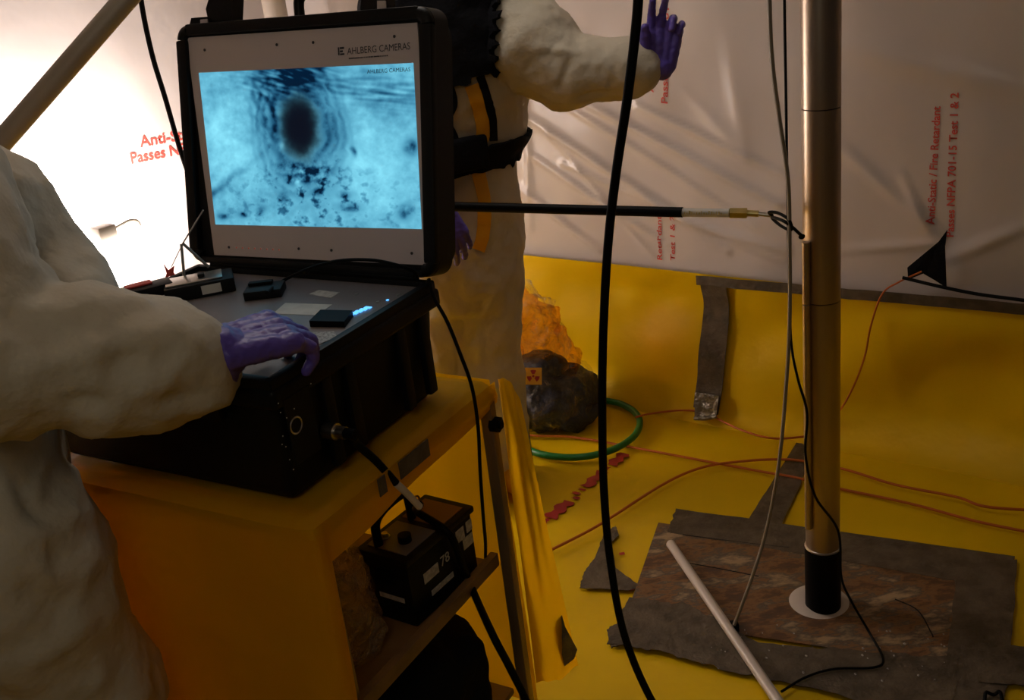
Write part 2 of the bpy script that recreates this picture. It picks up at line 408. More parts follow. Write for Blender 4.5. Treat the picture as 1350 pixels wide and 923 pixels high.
def disp_skirt(s, z):
    k = min(1, max(0, (z-0.0)/0.08))
    curve = 0.055*(1-min(1, max(0, z)/0.14))**2
    f = 0.060*noise.noise(V((s*1.9-z*2.6, z*3.0+s*0.8, 1.3)))+0.010*noise.noise(V((s*6, z*7-s*2, 4.3)))
    top = min(1, max(0.1, (ZS+0.02-z)/0.1))*min(1, max(0.05, z/0.12))
    return 0.050+curve+f*k*top
put('baseboard_back', wall_grid(WA_D, WA_N, -0.05, 4.6, -0.010, ZS+0.008, 0.02, disp_skirt), M['yellow'], kind='structure', sharp=180)
put('baseboard_left', wall_grid(WB_D, WB_N, -0.05, 4.8, -0.010, ZS+0.008, 0.03, disp_skirt), M['yellow'], kind='structure', sharp=180)

def floor_h(x, y):
    return -0.007+0.006*noise.noise(V((x*3.5+y*2, y*3.5-x, 0)))
def floor_geo():
    vs = []; fs = []; nx, ny = 150, 140; x0, x1, y0, y1 = -4.2, 3.6, -1.6, 5.2
    for j in range(ny):
        for i in range(nx):
            x = x0+(x1-x0)*i/(nx-1); y = y0+(y1-y0)*j/(ny-1)
            vs.append(V((x, y, floor_h(x, y))))
    for j in range(ny-1):
        for i in range(nx-1): a = j*nx+i; fs.append((a, a+1, a+nx+1, a+nx))
    return (vs, fs)
put('floor', floor_geo(), M['yellow'], kind='structure', sharp=180)
put('ceiling', box((-4.2, -1.6, 2.40), (3.6, 5.2, 2.43)), M['sheet'], kind='structure')

# red print on the sheets
def text_wall(s, px0, px1, N, D, disp, pick, size_px, name='printed_text', parent=wall_back):
    a = pick(*px0); b = pick(*px1); X = (b-a); L = X.length; X.normalize(); Yv = N.cross(X).normalized()
    m = frame(X, Yv, N, a)
    g = text_geo(s, Matrix.Identity(4), 1.0, ext=0, bold=0.018)
    w = max(v[0] for v in g[0]); sx = L/w; hgt = size_px
    vs = []
    for v in g[0]:
        p = m @ V((v[0]*sx, v[1]*hgt, 0)); s_ = (p-WA_0).dot(D); p = p-N*(p-WA_0).dot(N)+N*(disp(s_, p.z)+0.0025); vs.append(p)
    return (vs, g[1])
def print_a(s, p0, p1, h): return text_wall(s, p0, p1, WA_N, WA_D, disp_a, wa, h)
put('printed_text', print_a('Anti-Static / Fire Retardant', (1233, 294), (1240, 140), 0.030), M['red'], wall_back, sharp=180)
put('printed_text', print_a('Passes NFPA 701-15 Test 1 & 2', (1258, 312), (1264, 122), 0.030), M['red'], wall_back, sharp=180)
put('printed_text', print_a('Anti-Static / Fire Retardant', (861, 122), (868, -85), 0.032), M['red'], wall_back, sharp=180)
put('printed_text', print_a('Passes NFPA 701-15 Test 1 & 2', (879, 138), (886, -110), 0.032), M['red'], wall_back, sharp=180)
put('printed_text', print_a('Retardant', (871, 345), (871, 285), 0.026), M['red'], wall_back, sharp=180)
put('printed_text', print_a('Test 1 & 2', (889, 345), (889, 285), 0.026), M['red'], wall_back, sharp=180)
put('printed_text', text_wall('Anti-Static / Fire Retardant', (183, 194), (375, 160), WB_N, WB_D, disp_b, wb, 0.055), M['red'], wall_left, sharp=180)
put('printed_text', text_wall('Passes NFPA 701-15 Test 1 & 2', (170, 216), (378, 176), WB_N, WB_D, disp_b, wb, 0.055), M['red'], wall_left, sharp=180)

# seam tape on the wall where the two sheets meet
def wall_tape(pa, pb, width, off, taper=None, n=24, m='tape', jit=0.0):
    a = V(pa); b = V(pb); X = (b-a).normalized(); Yv = WA_N.cross(X).normalized(); vs = []; fs = []
    for i in range(n+1):
        p = a.lerp(b, i/n); j = jit*noise.noise(V((i*0.5, 3, 0)))
        o_ = off+0.003*noise.noise(V((i*0.35, 9, 1)))
        for k in (-1, 1):
            q = p+Yv*(k*width/2+j)
            vs += [q+WA_N*o_, q+WA_N*(o_+0.002)]
    for i in range(n):
        c = i*4; d = c+4; fs += [(c, c+2, d+2, d), (c+1, d+1, d+3, c+3), (c, d, d+1, c+1), (c+2, c+3, d+3, d+2)]
    fs += [(0, 1, 3, 2), (n*4, n*4+2, n*4+3, n*4+1)]
    return (vs, fs)
put('seam_tape', wall_tape(wa(930, 361), wa(1420, 402), 0.032, 0.066, jit=0.004), M['tape'], label='long grey duct tape sealing the seam between white sheet and yellow skirting', cat='tape')
def tape_hang():
    vs = []; fs = []; n = 26
    top0, top1 = wa(934, 356), wa(968, 362); b0, b1 = wa(933, 520), wa(965, 530)
    for i in range(n+1):
        t = i/n
        for k, (a, b) in enumerate(((top0, b0), (top1, b1))):
            p = a.lerp(b, t); pz = max(0.0, p.z); w = disp_skirt((p-WA_0).dot(WA_D), pz)+0.010+0.006*t+0.004*noise.noise(V((t*6, k, 0)))+0.012*max(0, t-0.82)/0.18
            vs += [p+WA_N*w, p+WA_N*(w+0.002)]
    for i in range(n):
        c = i*4; d = c+4; fs += [(c, c+2, d+2, d), (c+1, d+1, d+3, c+3), (c, d, d+1, c+1), (c+2, c+3, d+3, d+2)]
    fs += [(0, 1, 3, 2), (n*4, n*4+2, n*4+3, n*4+1)]
    return (vs, fs)
put('hanging_tape', tape_hang(), M['tape'], label='vertical duct tape strip hanging down the yellow skirting with curled shiny end', cat='tape')

ht = bpy.data.objects['hanging_tape']
e0, e1_ = wa(934, 502)+WA_N*.100, wa(965, 506)+WA_N*.100; e2_, e3 = wa(966, 529)+WA_N*.125, wa(938, 532)+WA_N*.125
put('curled_end', [slab([e0, e1_, e2_, e3], WA_N, 0.003), tube([e3, (e3+e2_)/2+WA_N*0.01, e2_], 0.007, 8)], M['tape_shiny'], ht, label='shiny curled tape end')
# black plate put in for a shaded hole in the sheet, with orange cord
def shade_plate():
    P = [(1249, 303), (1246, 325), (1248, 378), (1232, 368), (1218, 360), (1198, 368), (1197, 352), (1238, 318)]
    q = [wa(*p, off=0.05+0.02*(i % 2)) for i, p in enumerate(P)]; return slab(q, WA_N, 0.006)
put('shaded_hole_plate', shade_plate(), M['blackcloth'], label='small black triangular plate for a shaded hole in white sheet beside the vertical red print', cat='shade_plate')
skirt_pt = lambda x, y, off=0.085: wa(x, y, off)
put('orange_wire', tube([skirt_pt(1215, 358, .07), skirt_pt(1185, 372), skirt_pt(1163, 388), skirt_pt(1148, 430), skirt_pt(1140, 470), skirt_pt(1125, 510), skirt_pt(1104, 545, .10), PZ(1075, 566, .006)], 0.0028, 8), M['orange'], label='thin orange wire hanging from the black plate down the yellow skirting', cat='cord')
put('seam_cable', tube([skirt_pt(1190, 366, .09), skirt_pt(1240, 378, .09), skirt_pt(1290, 388, .09), skirt_pt(1350, 396, .09), skirt_pt(1430, 408, .09)], 0.005, 8), M['rubber'], label='black cable running along the grey taped seam at right edge', cat='cable')

# ------------------------------------------------------------------ work light at the left sheet
LPX = PP(150, 345, WA_0+WB_N*0.36, WB_N)
wl = thing('work_light', 'bright halogen work light on a stand by the left white sheet', 'lamp', (LPX.x, LPX.y, 0))
look = -WB_N
lf = frame(WB_D*-1, V((0, 0, 1)), WB_N, LPX)      # x along wall to the right, y up, z into room
put('housing', [box((-0.10, -0.07, -0.03), (0.10, 0.07, 0.03), lf, 0.01)], M['lampbody'], wl)
put('lamp_glass', [box((-0.102, -0.072, -0.05), (0.102, 0.072, -0.002), lf, 0.004)], M['lampglass'], wl)
put('front_glass', [box((-0.102, -0.072, 0.002), (0.102, 0.072, 0.05), lf, 0.004)], M['lampglass'], wl)
h0 = PP(138, 310, LPX, WB_N)
put('hood', [box((-0.035, -0.012, -0.03), (0.03, 0.032, 0.03), frame(WB_D*-1, V((0, 0, 1)), WB_N, h0), 0.008)], M['lampbody'], wl)
put('handle', tube([PP(142, 305, LPX, WB_N), PP(155, 299, LPX, WB_N), PP(170, 291, LPX, WB_N), PP(180, 291, LPX, WB_N), PP(185, 297, LPX, WB_N)], 0.005, 8), M['lampbody'], wl)
put('stand', rod(LPX-V((0, 0, 0.07)), V((LPX.x, LPX.y, 0.25)), 0.012), M['alu'], wl)
for k in range(3):
    a = k*2*PI/3+0.4
    put('leg', rod(V((LPX.x, LPX.y, 0.28)), V((LPX.x+0.22*math.cos(a), LPX.y+0.22*math.sin(a), 0.005)), 0.008, 10), M['alu'], wl)
light('work_light_beam', 'AREA', LPX-WB_N*0.06, 42, (1.0, 0.89, 0.85), 0.17, LPX-WB_N*1.0-V((0, 0, -0.15)), 0.11)
light('work_light_front', 'AREA', LPX+WB_N*0.06, 1.5, (1.0, 0.89, 0.85), 0.17, LPX+WB_N*1.0+V((0, 0, 0.1)), 0.11)

# tent frame tubes
pa, pb = PY(0, 190, 2.3), PY(165, 0, 2.4); dd = (pb-pa)/(pb-pa).z if abs((pb-pa).z) > 1e-4 else V((0, 0, 1))
top = pa+dd*(2.38-pa.z); bot = pa+dd*(0.02-pa.z)
put('brace_tube', rod(bot, top, 0.0235, 24), M['alu'], label='grey metal brace tube leaning diagonally in front of the bright left sheet', cat='frame tube')
cp_ = WA_0+WB_N*0.16+WA_N*0.16
q = PY(362, 10, 4.0)
put('corner_post', rod(V((q.x, q.y, 0)), V((q.x, q.y, 2.39)), 0.042, 24), M['pvc'], label='pale upright frame post seen above the open monitor lid', cat='frame tube')
g = [PY(182, -60, 3.1), PY(186, 0, 3.1), PY(200, 70, 3.1), PY(218, 130, 3.1), PY(240, 205, 3.1), PY(262, 262, 3.1), PY(300, 340, 3.1), PY(330, 420, 3.1)]
dt = g[0]-g[1]; g = [g[0]+dt*4.2, g[0]+dt*2]+g+[g[-1].lerp(V((g[-1].x+.08, 3.1, 0.012)), .4), V((g[-1].x+.08, 3.1, 0.012))]
put('hanging_wire', tube(g, 0.0075, 8), M['rubber'], label='thin black wire hanging in front of the bright left sheet beside the lid', cat='cable')

# ------------------------------------------------------------------ things on the floor
PN = V((0, 0, 1))
Q = lambda x, y, z=0.0: PZ(x, y, z)
patch = thing('floor_patch', 'worn brown board patch framed by grey duct tape around the steel pipe', 'floor patch', (0.69, 2.22, 0))
put('board', slab([Q(868, 690), Q(1280, 752), Q(1262, 880), Q(825, 815)], PN, 0.003), M['ply'], patch)
def irregular(pts, z0, th, amp=0.006, n=14, seed=0):
    out = []
    for i in range(len(pts)):
        a, b = V(pts[i]), V(pts[(i+1) % len(pts)])
        for k in range(n):
            p = a.lerp(b, k/n); d = (b-a).normalized(); s = V((d.y, -d.x, 0)); w = math.sin(PI*k/n)
            out.append(V((p.x, p.y, z0))+s*amp*noise.noise(V((i*3+k*0.45, seed, 0)))*min(1, w*3))
    return slab(out, PN, th)
put('tape_strip', irregular([Q(891, 672), Q(1338, 735), Q(1332, 775), Q(1265, 768), Q(1000, 722), Q(880, 703)], 0.003, 0.0012, seed=1), M['tape'], patch)
put('tape_strip', irregular([Q(1262, 750), Q(1341, 740), Q(1330, 900), Q(1312, 960), Q(1225, 960), Q(1248, 870)], 0.0042, 0.0012, seed=2), M['tape'], patch)
put('tape_strip', irregular([Q(830, 790), Q(910, 800), Q(1000, 850), Q(1140, 862), Q(1265, 870), Q(1250, 960), Q(1080, 912), Q(960, 888), Q(870, 860), Q(800, 852)], 0.0054, 0.0012, amp=0.02, seed=3), M['tape'], patch)
put('tape_strip', irregular([Q(1050, 585), Q(1078, 592), Q(1030, 694), Q(986, 688)], 0.0032, 0.0012, seed=4), M['tape'], patch)
put('tape_strip', irregular([Q(1290, 850), Q(1400, 862), Q(1400, 912), Q(1290, 903)], 0.0068, 0.0012, seed=5), M['tape'], patch)
for g_ in ([tube([Q(1180, 790, .0035), Q(1210, 805, .0035), Q(1228, 835, .0035), Q(1230, 840, .0035)], 0.0016, 6), tube([Q(905, 742, .0035), Q(950, 750, .0035), Q(1000, 760, .0035)], 0.0014, 6), tube([Q(900, 705, .0043), Q(985, 716, .0035), Q(1040, 722, .0035)], 0.0014, 6)]): put('board_crack', g_, M['darkhole'], patch)
debris = []
for i in range(46):
    x = random.uniform(930, 1290); y = 868+random.uniform(-45, 25)+(x-1000)*0.03; s = random.uniform(0.0012, 0.0032)
    debris.append(sphere(Q(x, y, 0.0075), s, 6, 4, (1, 1.4, 0.5)))
put('grit', debris, M['key'], patch, kind='stuff')
HC = V((0.684, 2.157, 0))
def annulus(c, r0_, r1_, z0, z1, seg=48):
    vs = []; fs = []
    for i in range(seg):
        a = 2*PI*i/seg; d = V((math.cos(a), math.sin(a), 0)); vs += [c+d*r0_+V((0, 0, z1*0.7)), c+d*r1_+V((0, 0, z0)), c+d*(r0_+r1_)/2+V((0, 0, z1))]
    for i in range(seg):
        a = i*3; b = ((i+1) % seg)*3; fs += [(a, b, b+2, a+2), (a+2, b+2, b+1, a+1), (a+1, b+1, b, a)]
    return (vs, fs)
put('hole_rim', annulus(HC+V((-0.004, 0.020, 0)), 0.030, 0.072, 0.003, 0.012), M['pvc'], patch)

pipe = thing('steel_pipe', 'upright stainless steel pipe standing in the hole of the taped board', 'pipe', HC)
def seamz(y):
    d = ray(1070, y); return CAM_H+d.z*(2.157-0.04)/d.y
z0_, z1_, z2_ = 0.17, seamz(405), seamz(148)
for a, b in ((z0_, z1_-0.0012), (z1_+0.0012, z2_-0.0012), (z2_+0.0012, 2.38)):
    put('pipe_section', rod(HC+V((0, 0, a)), HC+V((0, 0, b)), 0.0395, 64), M['steel'], pipe)
put('pipe_core', rod(HC+V((0, 0, z0_)), HC+V((0, 0, 2.37)), 0.037, 32), M['darkhole'], pipe)
put('black_sleeve', [rod(HC+V((0, 0, 0.004)), HC+V((0, 0, 0.175)), 0.0425, 48)], M['rubber'], pipe, label='black rubber sleeve around the foot of the pipe')
put('clamp_ring', ring(HC+V((0, 0, 0.178)), (0, 0, 1), 0.040, 0.003), M['silver'], pipe)
# slim rail running down the left flank of the pipe
rl = lambda y: PY(1052, y, 2.13)
put('side_rail', [rod(HC+V((-0.0405, -0.022, 0.245)), HC+V((-0.0405, -0.022, z1_+0.0)), 0.0085, 12), rod(HC+V((-0.0405, -0.022, z1_+0.002)), HC+V((-0.0405, -0.022, 0.95)), 0.0085, 12)], M['steel'], pipe)
hp = PY(1057, 312, 2.157-0.036)
put('cable_hole', sphere(hp, 0.006, 12, 8, (1.2, 0.5, 1)), M['darkhole'], pipe)

# inspection rod with fitting, reaching from the worker to the pipe
R0, R1 = PY(470, 269, 2.62), PY(900, 280, 2.27); R2 = PY(962, 281, 2.22)
irod = thing('inspection_rod', 'black horizontal rod with printed sleeve and brass tip reaching the steel pipe', 'rod', (R1.x, R1.y, R1.z-0.012))
put('rod_shaft', rod(R0, R1, 0.0115, 20), M['rubber'], irod)
put('printed_sleeve', rod(R1, R2, 0.0095, 20), M['label'], irod)
tgl = []
Xr = (R2-R1).normalized(); Nr = (CP-R1); Nr = (Nr-Xr*Nr.dot(Xr)).normalized(); Yr = Nr.cross(Xr)
for i in range(16):
    p = R1+Xr*(0.006+0.0055*i); tgl.append(box((0, -0.004, 0), (random.uniform(.0015, .004), random.uniform(0, .004), 0.0006), frame(Xr, Yr, Nr, p+Nr*0.0093)))
put('sleeve_print', tgl, M['brass'], irod)
R3, R4, R5 = PY(985, 281, 2.21), PY(1000, 282, 2.20), PY(1018, 284, 2.19)
put('brass_fitting', [rod(R2, R3, 0.0125, 6), rod(R3, R4, 0.007, 16)], M['brass'], irod, label='brass hexagonal fitting')
put('tip', rod(R4, R5, 0.0045, 12), M['silver'], irod)
put('loop_wire', tube([R5, PY(1014, 280, 2.17), PY(1026, 281, 2.14), PY(1040, 290, 2.10), PY(1043, 303, 2.10), PY(1030, 298, 2.13), PY(1018, 287, 2.17), PY(1032, 291, 2.11), PY(1045, 300, 2.10), PY(1057, 311, 2.115)], 0.0035, 8), M['rubber'], label='small black wire loops between the brass tip and the pipe', cat='cable')

# cables by the pipe
yf = 2.10
put('pipe_cable', tube([PY(1010, -760, yf), PY(1011, -500, yf), PY(1013, -230, yf), PY(1014, -20, yf), PY(1018, 80, yf), PY(1028, 160, yf), PY(1039, 240, yf), PY(1041, 330, yf), PY(1041, 420, yf), PY(1037, 500, yf+.02), PY(1027, 610, yf+.02), PY(1010, 700, yf+.02), PY(990, 765, yf), Q(968, 824, 0.03)], 0.0045, 8), M['greyhose'], label='grey hose sagging left of the steel pipe down to the white rod', cat='hose')
put('hose_clip', box((-0.011, -0.010, 0.0), (0.011, 0.010, 0.026), Matrix.Translation(Q(968, 832, 0.0)), 0.004), M['rubber'], label='small black clip at the lower end of the grey hose', cat='clip')
put('signal_cable', tube([PY(1028, -760, 2.12), PY(1031, -500, 2.12), PY(1033, -230, 2.12), PY(1034, -20, 2.12), PY(1036, 120, 2.12), PY(1038, 250, 2.12), PY(1040, 350, 2.12), PY(1043, 450, 2.105), PY(1052, 500, 2.09), PY(1064, 545, 2.08), PY(1062, 600, 2.08), PY(1075, 655, 2.075), PY(1105, 700, 2.09), PY(1109, 760, 2.09), PY(1122, 792, 2.06), Q(1145, 832, .012), Q(1164, 868, .012), Q(1152, 880, .012), Q(1100, 882, .012), Q(1062, 893, .012), Q(1030, 912, .012)], 0.0030, 8), M['rubber'], label='thin black cable crossing over the steel pipe and curling on the board', cat='cable')
put('white_conduit', rod(Q(884, 717, 0.013), Q(1060, 975, 0.022), 0.0125, 24), M['pvc'], label='white plastic conduit lying across the left part of the taped board', cat='pipe')
put('thick_cable', tube([PY(905, -760, 1.25), PY(880, -480, 1.25), PY(858, -240, 1.25), PY(845, -60, 1.25), PY(839, 30, 1.25), PY(827, 130, 1.26), PY(812, 230, 1.28), PY(801, 330, 1.29), PY(795, 450, 1.3), PY(794, 560, 1.3), PY(797, 660, 1.3), PY(806, 750, 1.3), PY(824, 840, 1.3), PY(860, 925, 1.3), PY(915, 1010, 1.3), V((0.30, 1.28, 0.2)), V((0.5, 1.22, 0.012)), V((0.9, 1.1, 0.008))], 0.0058, 12), M['rubber'], label='thick black cable hanging from above in the foreground', cat='cable')

# cords and hose on the floor
def fl(pts, z): return [Q(x, y, z) for x, y in pts]
put('extension_cord', tube(fl([(560, 560), (640, 566), (700, 574), (760, 577), (840, 591), (930, 608), (1000, 621), (1050, 630), (1110, 645), (1200, 664), (1290, 688), (1380, 706)], .006), 0.0042, 8), M['orange'], label='orange cord crossing the yellow floor under the green hose to right edge', cat='cord')
put('extension_cord', tube(fl([(725, 726), (790, 692), (870, 641), (920, 618), (970, 609), (1040, 606), (1110, 618), (1180, 639), (1260, 655), (1300, 668), (1380, 674)], .011), 0.0042, 8), M['orange'], label='orange cord starting beside the yellow cart skirt and curving behind the pipe', cat='cord')
put('extension_cord', tube(fl([(838, 550), (860, 545), (900, 541), (930, 545), (975, 566), (1020, 578), (1075, 574), (1110, 572)], .030), 0.0036, 8), M['orange'], label='short orange cord from the green hose towards the foot of the skirting', cat='cord')
put('green_hose', tube(fl([(660, 560), (670, 535), (730, 524), (795, 528), (826, 536), (843, 553), (836, 575), (805, 594), (760, 603), (710, 598), (675, 580), (660, 566)], .014), 0.0115, 12), M['green'], label='looped green hose on the yellow floor behind the thick cable', cat='hose')
# printed red marks on the floor sheet
fd = V((Q(820, 600)-Q(715, 690))).normalized(); fs_ = V((fd.y, -fd.x, 0))
marks = []
a0 = Q(715, 691); L_ = (Q(824, 598)-a0).length
for t0, t1, w0, wo in ((0.02, 0.07, .02, 0), (0.08, 0.30, .055, 0), (0.34, 0.37, .03, .01), (0.39, 0.42, .035, -.005), (0.45, 0.47, .03, 0), (0.50, 0.72, .05, 0), (0.75, 0.79, .018, 0), (0.82, 1.0, .05, 0)):
    n = 7; pts = []
    for i in range(n+1):
        t = t0+(t1-t0)*i/n; pts.append(a0+fd*L_*t+fs_*(wo+w0*(0.35+0.15*math.sin(i*2.1+t0*9))))
    for i in range(n, -1, -1):
        t = t0+(t1-t0)*i/n; pts.append(a0+fd*L_*t+fs_*(wo-w0*(0.35+0.15*math.sin(i*1.7+t0*5))))
    marks.append(slab([V((p.x, p.y, 0.0005)) for p in pts], PN, 0.0006))
FLOOR = bpy.data.objects['floor']
put('floor_print', marks, M['redf'], FLOOR)
put('floor_print', [slab([Q(822, 774, .0005), Q(836, 771, .0005), Q(845, 775, .0005), Q(830, 779, .0005)], PN, .0006), slab([Q(816, 729, .0005), Q(823, 728, .0005), Q(824, 731, .0005), Q(817, 732, .0005)], PN, .0006)], M['redf'], FLOOR)
put('floor_tape', irregular([Q(797, 702), Q(812, 694), Q(816, 706), Q(806, 716), Q(812, 750), Q(845, 774), Q(830, 779), Q(764, 776), Q(770, 755), Q(785, 735)], 0.001, 0.0012, amp=0.004), M['tape'], label='torn grey tape piece on the yellow floor behind the thick cable', cat='tape')
put('curled_tape', irregular([Q(800, 832), Q(822, 818), Q(830, 845), Q(806, 856)], 0.001, 0.004), M['tape'], label='small grey tape scrap at the left corner of the taped board', cat='tape')
put('small_clamp', tube([Q(1298, 925, .01), Q(1300, 913, .02), Q(1310, 916, .012), Q(1318, 912, .02), Q(1322, 925, .01)], .004, 8), M['rubber'], label='small black bent clip on the tape at lower right edge', cat='clip')

# ------------------------------------------------------------------ plastic bag by the worker's leg
bc = Q(738, 555); bc.z = 0
bag = thing('waste_bag', 'clear plastic waste bag of dark cloth with yellow film standing beside the worker', 'bag', bc)
cont = fuse('bag_content', [sphere(bc+V(p), r, 14, 10, s) for p, r, s in [((-.02, 0, .09), .11, (1.2, 1, .8)), ((.05, .02, .10), .085, (1, 1, .9)), ((-.07, .0, .17), .08, (1.1, .9, .7)), ((-.03, .0, .22), .06, (1.4, .9, .6)), ((-.12, 0, .10), .09, (1, 1, 1)), ((.01, -.02, .04), .09, (1.3, 1, .45))]], 0.01)
wrinkle(cont, 0.030, 11, 3); put('bag_content', cont, M['bluegrey'], bag, sharp=180)
yel = fuse('yellow_film', [sphere(bc+V(p), r, 14, 10, s) for p, r, s in [((-.10, .02, .37), .085, (.9, .6, 1.4)), ((-.03, .0, .36), .07, (.8, .6, 1.3)), ((-.02, .02, .28), .07, (1.2, .7, .8)), ((.03, .0, .23), .05, (1.0, .7, .8))]], 0.01)
wrinkle(yel, 0.035, 14, 5); put('yellow_film', yel, M['orangefilm'], bag, sharp=180)
film = fuse('film', [sphere(bc+V(p), r, 16, 12, s) for p, r, s in [((-.03, 0, .12), .135, (1.15, 1, .95)), ((-.06, 0, .28), .11, (1, .9, 1.1)), ((-.08, .0, .40), .10, (.95, .7, 1.1)), ((-.10, .0, .47), .06, (1, .8, 1))]], 0.011)
wrinkle(film, 0.028, 11, 9); put('film', film, M['clearbag'], bag, sharp=180)
bb = bvh_of(film)
lc = None
h_ = bb.ray_cast(CP+V((0, 0, 0)), (PY(702, 496, bc.y)-CP).normalized()) if False else None
tp = PY(703, 496, bc.y-0.16)
tf = frame(RT, UP, -fw, tp)
put('warning_label', box((-0.028, -0.028, 0), (0.028, 0.028, 0.001), tf), M['warnlabel'], bag, label='yellow warning label with red trefoil')
tre = [rod(tf @ V((0, 0, 0.0012)), tf @ V((0, 0, 0.002)), 0.004, 12)]
for k in range(3):
    a0_ = PI/2+k*2*PI/3-0.5; arc = [tf @ V((0.007*math.cos(a0_+i*0.2), 0.007*math.sin(a0_+i*0.2), 0.0013)) for i in range(6)]+[tf @ V((0.021*math.cos(a0_+i*0.2), 0.021*math.sin(a0_+i*0.2), 0.0013)) for i in range(5, -1, -1)]
    tre.append(slab(arc, -fw, 0.0006))
put('trefoil', tre, M['redf'], bag)

# ------------------------------------------------------------------ cart
CE1 = V((0.853, -0.522, 0)); CV = V((-0.522, -0.853, 0))        # along the hinge (to the right) / toward the operator
CE1.normalize(); CV = V((CE1.y, -CE1.x, 0))
TZ = 0.84
FR = Q(640, 502, TZ); NR = FR+CV*0.52                           # right edge of the table top: far and near corner
TW = 0.66
cf = frame(-CE1, CV, V((0, 0, 1)), V((FR.x, FR.y, 0)))          # x to the left, y to the operator, z up
# note: (-CE1) x CV = down; keep a proper handedness with explicit points instead
def cpnt(l, d, z): return V((FR.x, FR.y, 0))-CE1*l+CV*d+V((0, 0, z))
def cbox(l0, l1, d0, d1, z0, z1, bev=0.0, taper=0.0, seg=2):
    f = frame(CE1, -CV, V((0, 0, 1)), V((FR.x, FR.y, 0)))
    return box((-l1, -d1, z0), (-l0, -d0, z1), f, bev, taper, seg)
cart = thing('equipment_cart', 'metal equipment cart draped in yellow plastic with open right side', 'cart', (FR.x-.3, FR.y-.1, 0))
put('table_top', cbox(0.01, TW-0.01, 0.01, 0.505, TZ-0.035, TZ-0.006, 0.004), M['postmetal'], cart)
put('lower_shelf', [cbox(0.02, TW-0.03, 0.02, 0.50, 0.425, 0.440, 0.003)], M['wood'], cart)
put('shelf_rail', [cbox(0.012, 0.03, 0.02, 0.52, 0.432, 0.462, 0.003)], M['wood'], cart, label='wood-coloured rail along the shelf edge')
put('bottom_shelf', [cbox(0.02, TW-0.03, 0.02, 0.50, 0.10, 0.115, 0.003)], M['postmetal'], cart)
for l, d in ((-0.004, 0.012), (TW-0.03, 0.02), (0.035, 0.49), (TW-0.03, 0.49)):
    lg = put('leg', [cbox(l-0.013, l+0.013, d-0.010, d+0.010, 0.05, TZ-0.03, 0.003)], M['postmetal'], cart)
    put('caster', [rod(cpnt(l, d, 0.026)+CV*0.01, cpnt(l, d, 0.026)-CV*0.01, 0.026, 20)], M['rubber'], lg)
put('upright_bolt', [rod(cpnt(-0.010, 0.012, 0.755), cpnt(-0.026, 0.012, 0.755), 0.016, 8), rod(cpnt(-0.026, 0.012, 0.755), cpnt(-0.032, 0.012, 0.755), 0.008, 8)], M['rubber'], cart)

def drape(path, zt, zb, th=0.003, amp=0.012, flare=0.0, n=40, seed=0, nz=26, wav=9.0, bottom=None, outd=None):
    """sheet hanging from a path of (point, outward) with folds growing to the hem"""
    P = cr(path, n//max(1, len(path)-1)) if len(path) > 2 else [path[0].lerp(path[1], i/n) for i in range(n+1)]
    vs = []; fs = []; m = len(P); S = 0
    for i, p in enumerate(P):
        t = (P[min(i+1, m-1)]-P[max(i-1, 0)]).normalized(); o_ = V((t.y, -t.x, 0)) if outd is None else outd
        if i: S += (p-P[i-1]).length
        zb_ = zb if bottom is None else bottom(i/(m-1))
        for j in range(nz):
            k = j/(nz-1); z = zt+(zb_-zt)*k
            w = (amp*math.sin(S*wav*2+seed)+amp*1.5*noise.noise(V((S*wav*0.8, k*2.2, seed))))*min(1, k*1.4+0.05)+flare*k
            q = V((p.x, p.y, z))+o_*w
            vs.append(q)
    for i in range(m-1):
        a = i*nz; b = a+nz
        for j in range(nz-1):
            fs.append((a+j, a+j+1, b+j+1, b+j))
    return (vs, fs)
# cover: a thing draped over the cart
cov = thing('yellow_cover', 'yellow plastic sheet draped over the equipment cart with taped corner', 'plastic sheet', (FR.x-.3, FR.y-.1, 0))
def top_sheet():
    vs = []; fs = []; nx, ny = 40, 36
    for j in range(ny):
        for i in range(nx):
            l = -0.012+(TW+0.02)*i/(nx-1); d = -0.012+0.56*j/(ny-1)
            z = TZ-0.001+0.002*noise.noise(V((l*14, d*14, 0)))
            if i == 0 or j == 0 or i == nx-1 or j == ny-1: z -= 0.022
            vs.append(cpnt(l, d, z))
    for j in range(ny-1):
        for i in range(nx-1): a = j*nx+i; fs.append((a, a+1, a+nx+1, a+nx))
    return (vs, fs)
put('cover_top', top_sheet(), M['yellow_cover'], cov, sharp=180)
put('right_lip', drape([cpnt(-0.014, -0.01, 0), cpnt(-0.014, 0.540, 0)], TZ-0.004, 0, amp=0.003, outd=CE1, nz=8, bottom=lambda t: TZ-0.048-0.03*t), M['yellow_cover'], cov, sharp=180)
put('front_drape', drape([cpnt(-0.018, 0.520, 0), cpnt(-0.018, 0.533, 0), cpnt(-0.010, 0.545, 0), cpnt(0.02, 0.551, 0), cpnt(0.08, 0.553, 0), cpnt(0.2, 0.553, 0), cpnt(0.35, 0.553, 0), cpnt(0.5, 0.553, 0), cpnt(TW, 0.552, 0)], TZ-0.004, 0.03, amp=0.008, flare=0.02, seed=2, outd=(CV*0.9+CE1*0.0), wav=3, n=80), M['yellow_cover'], cov, sharp=180)
put('left_drape', drape([cpnt(TW, 0.552, 0), cpnt(TW, -0.012, 0)], TZ-0.004, 0.03, amp=0.012, flare=0.03, seed=4, outd=-CE1, wav=6), M['yellow_cover'], cov, sharp=180)
put('back_drape', drape([cpnt(TW, -0.014, 0), cpnt(0.3, -0.016, 0), cpnt(0.0, -0.014, 0)], TZ-0.004, 0.03, amp=0.010, flare=0.02, seed=6, outd=-CV, wav=6), M['yellow_cover'], cov, sharp=180)
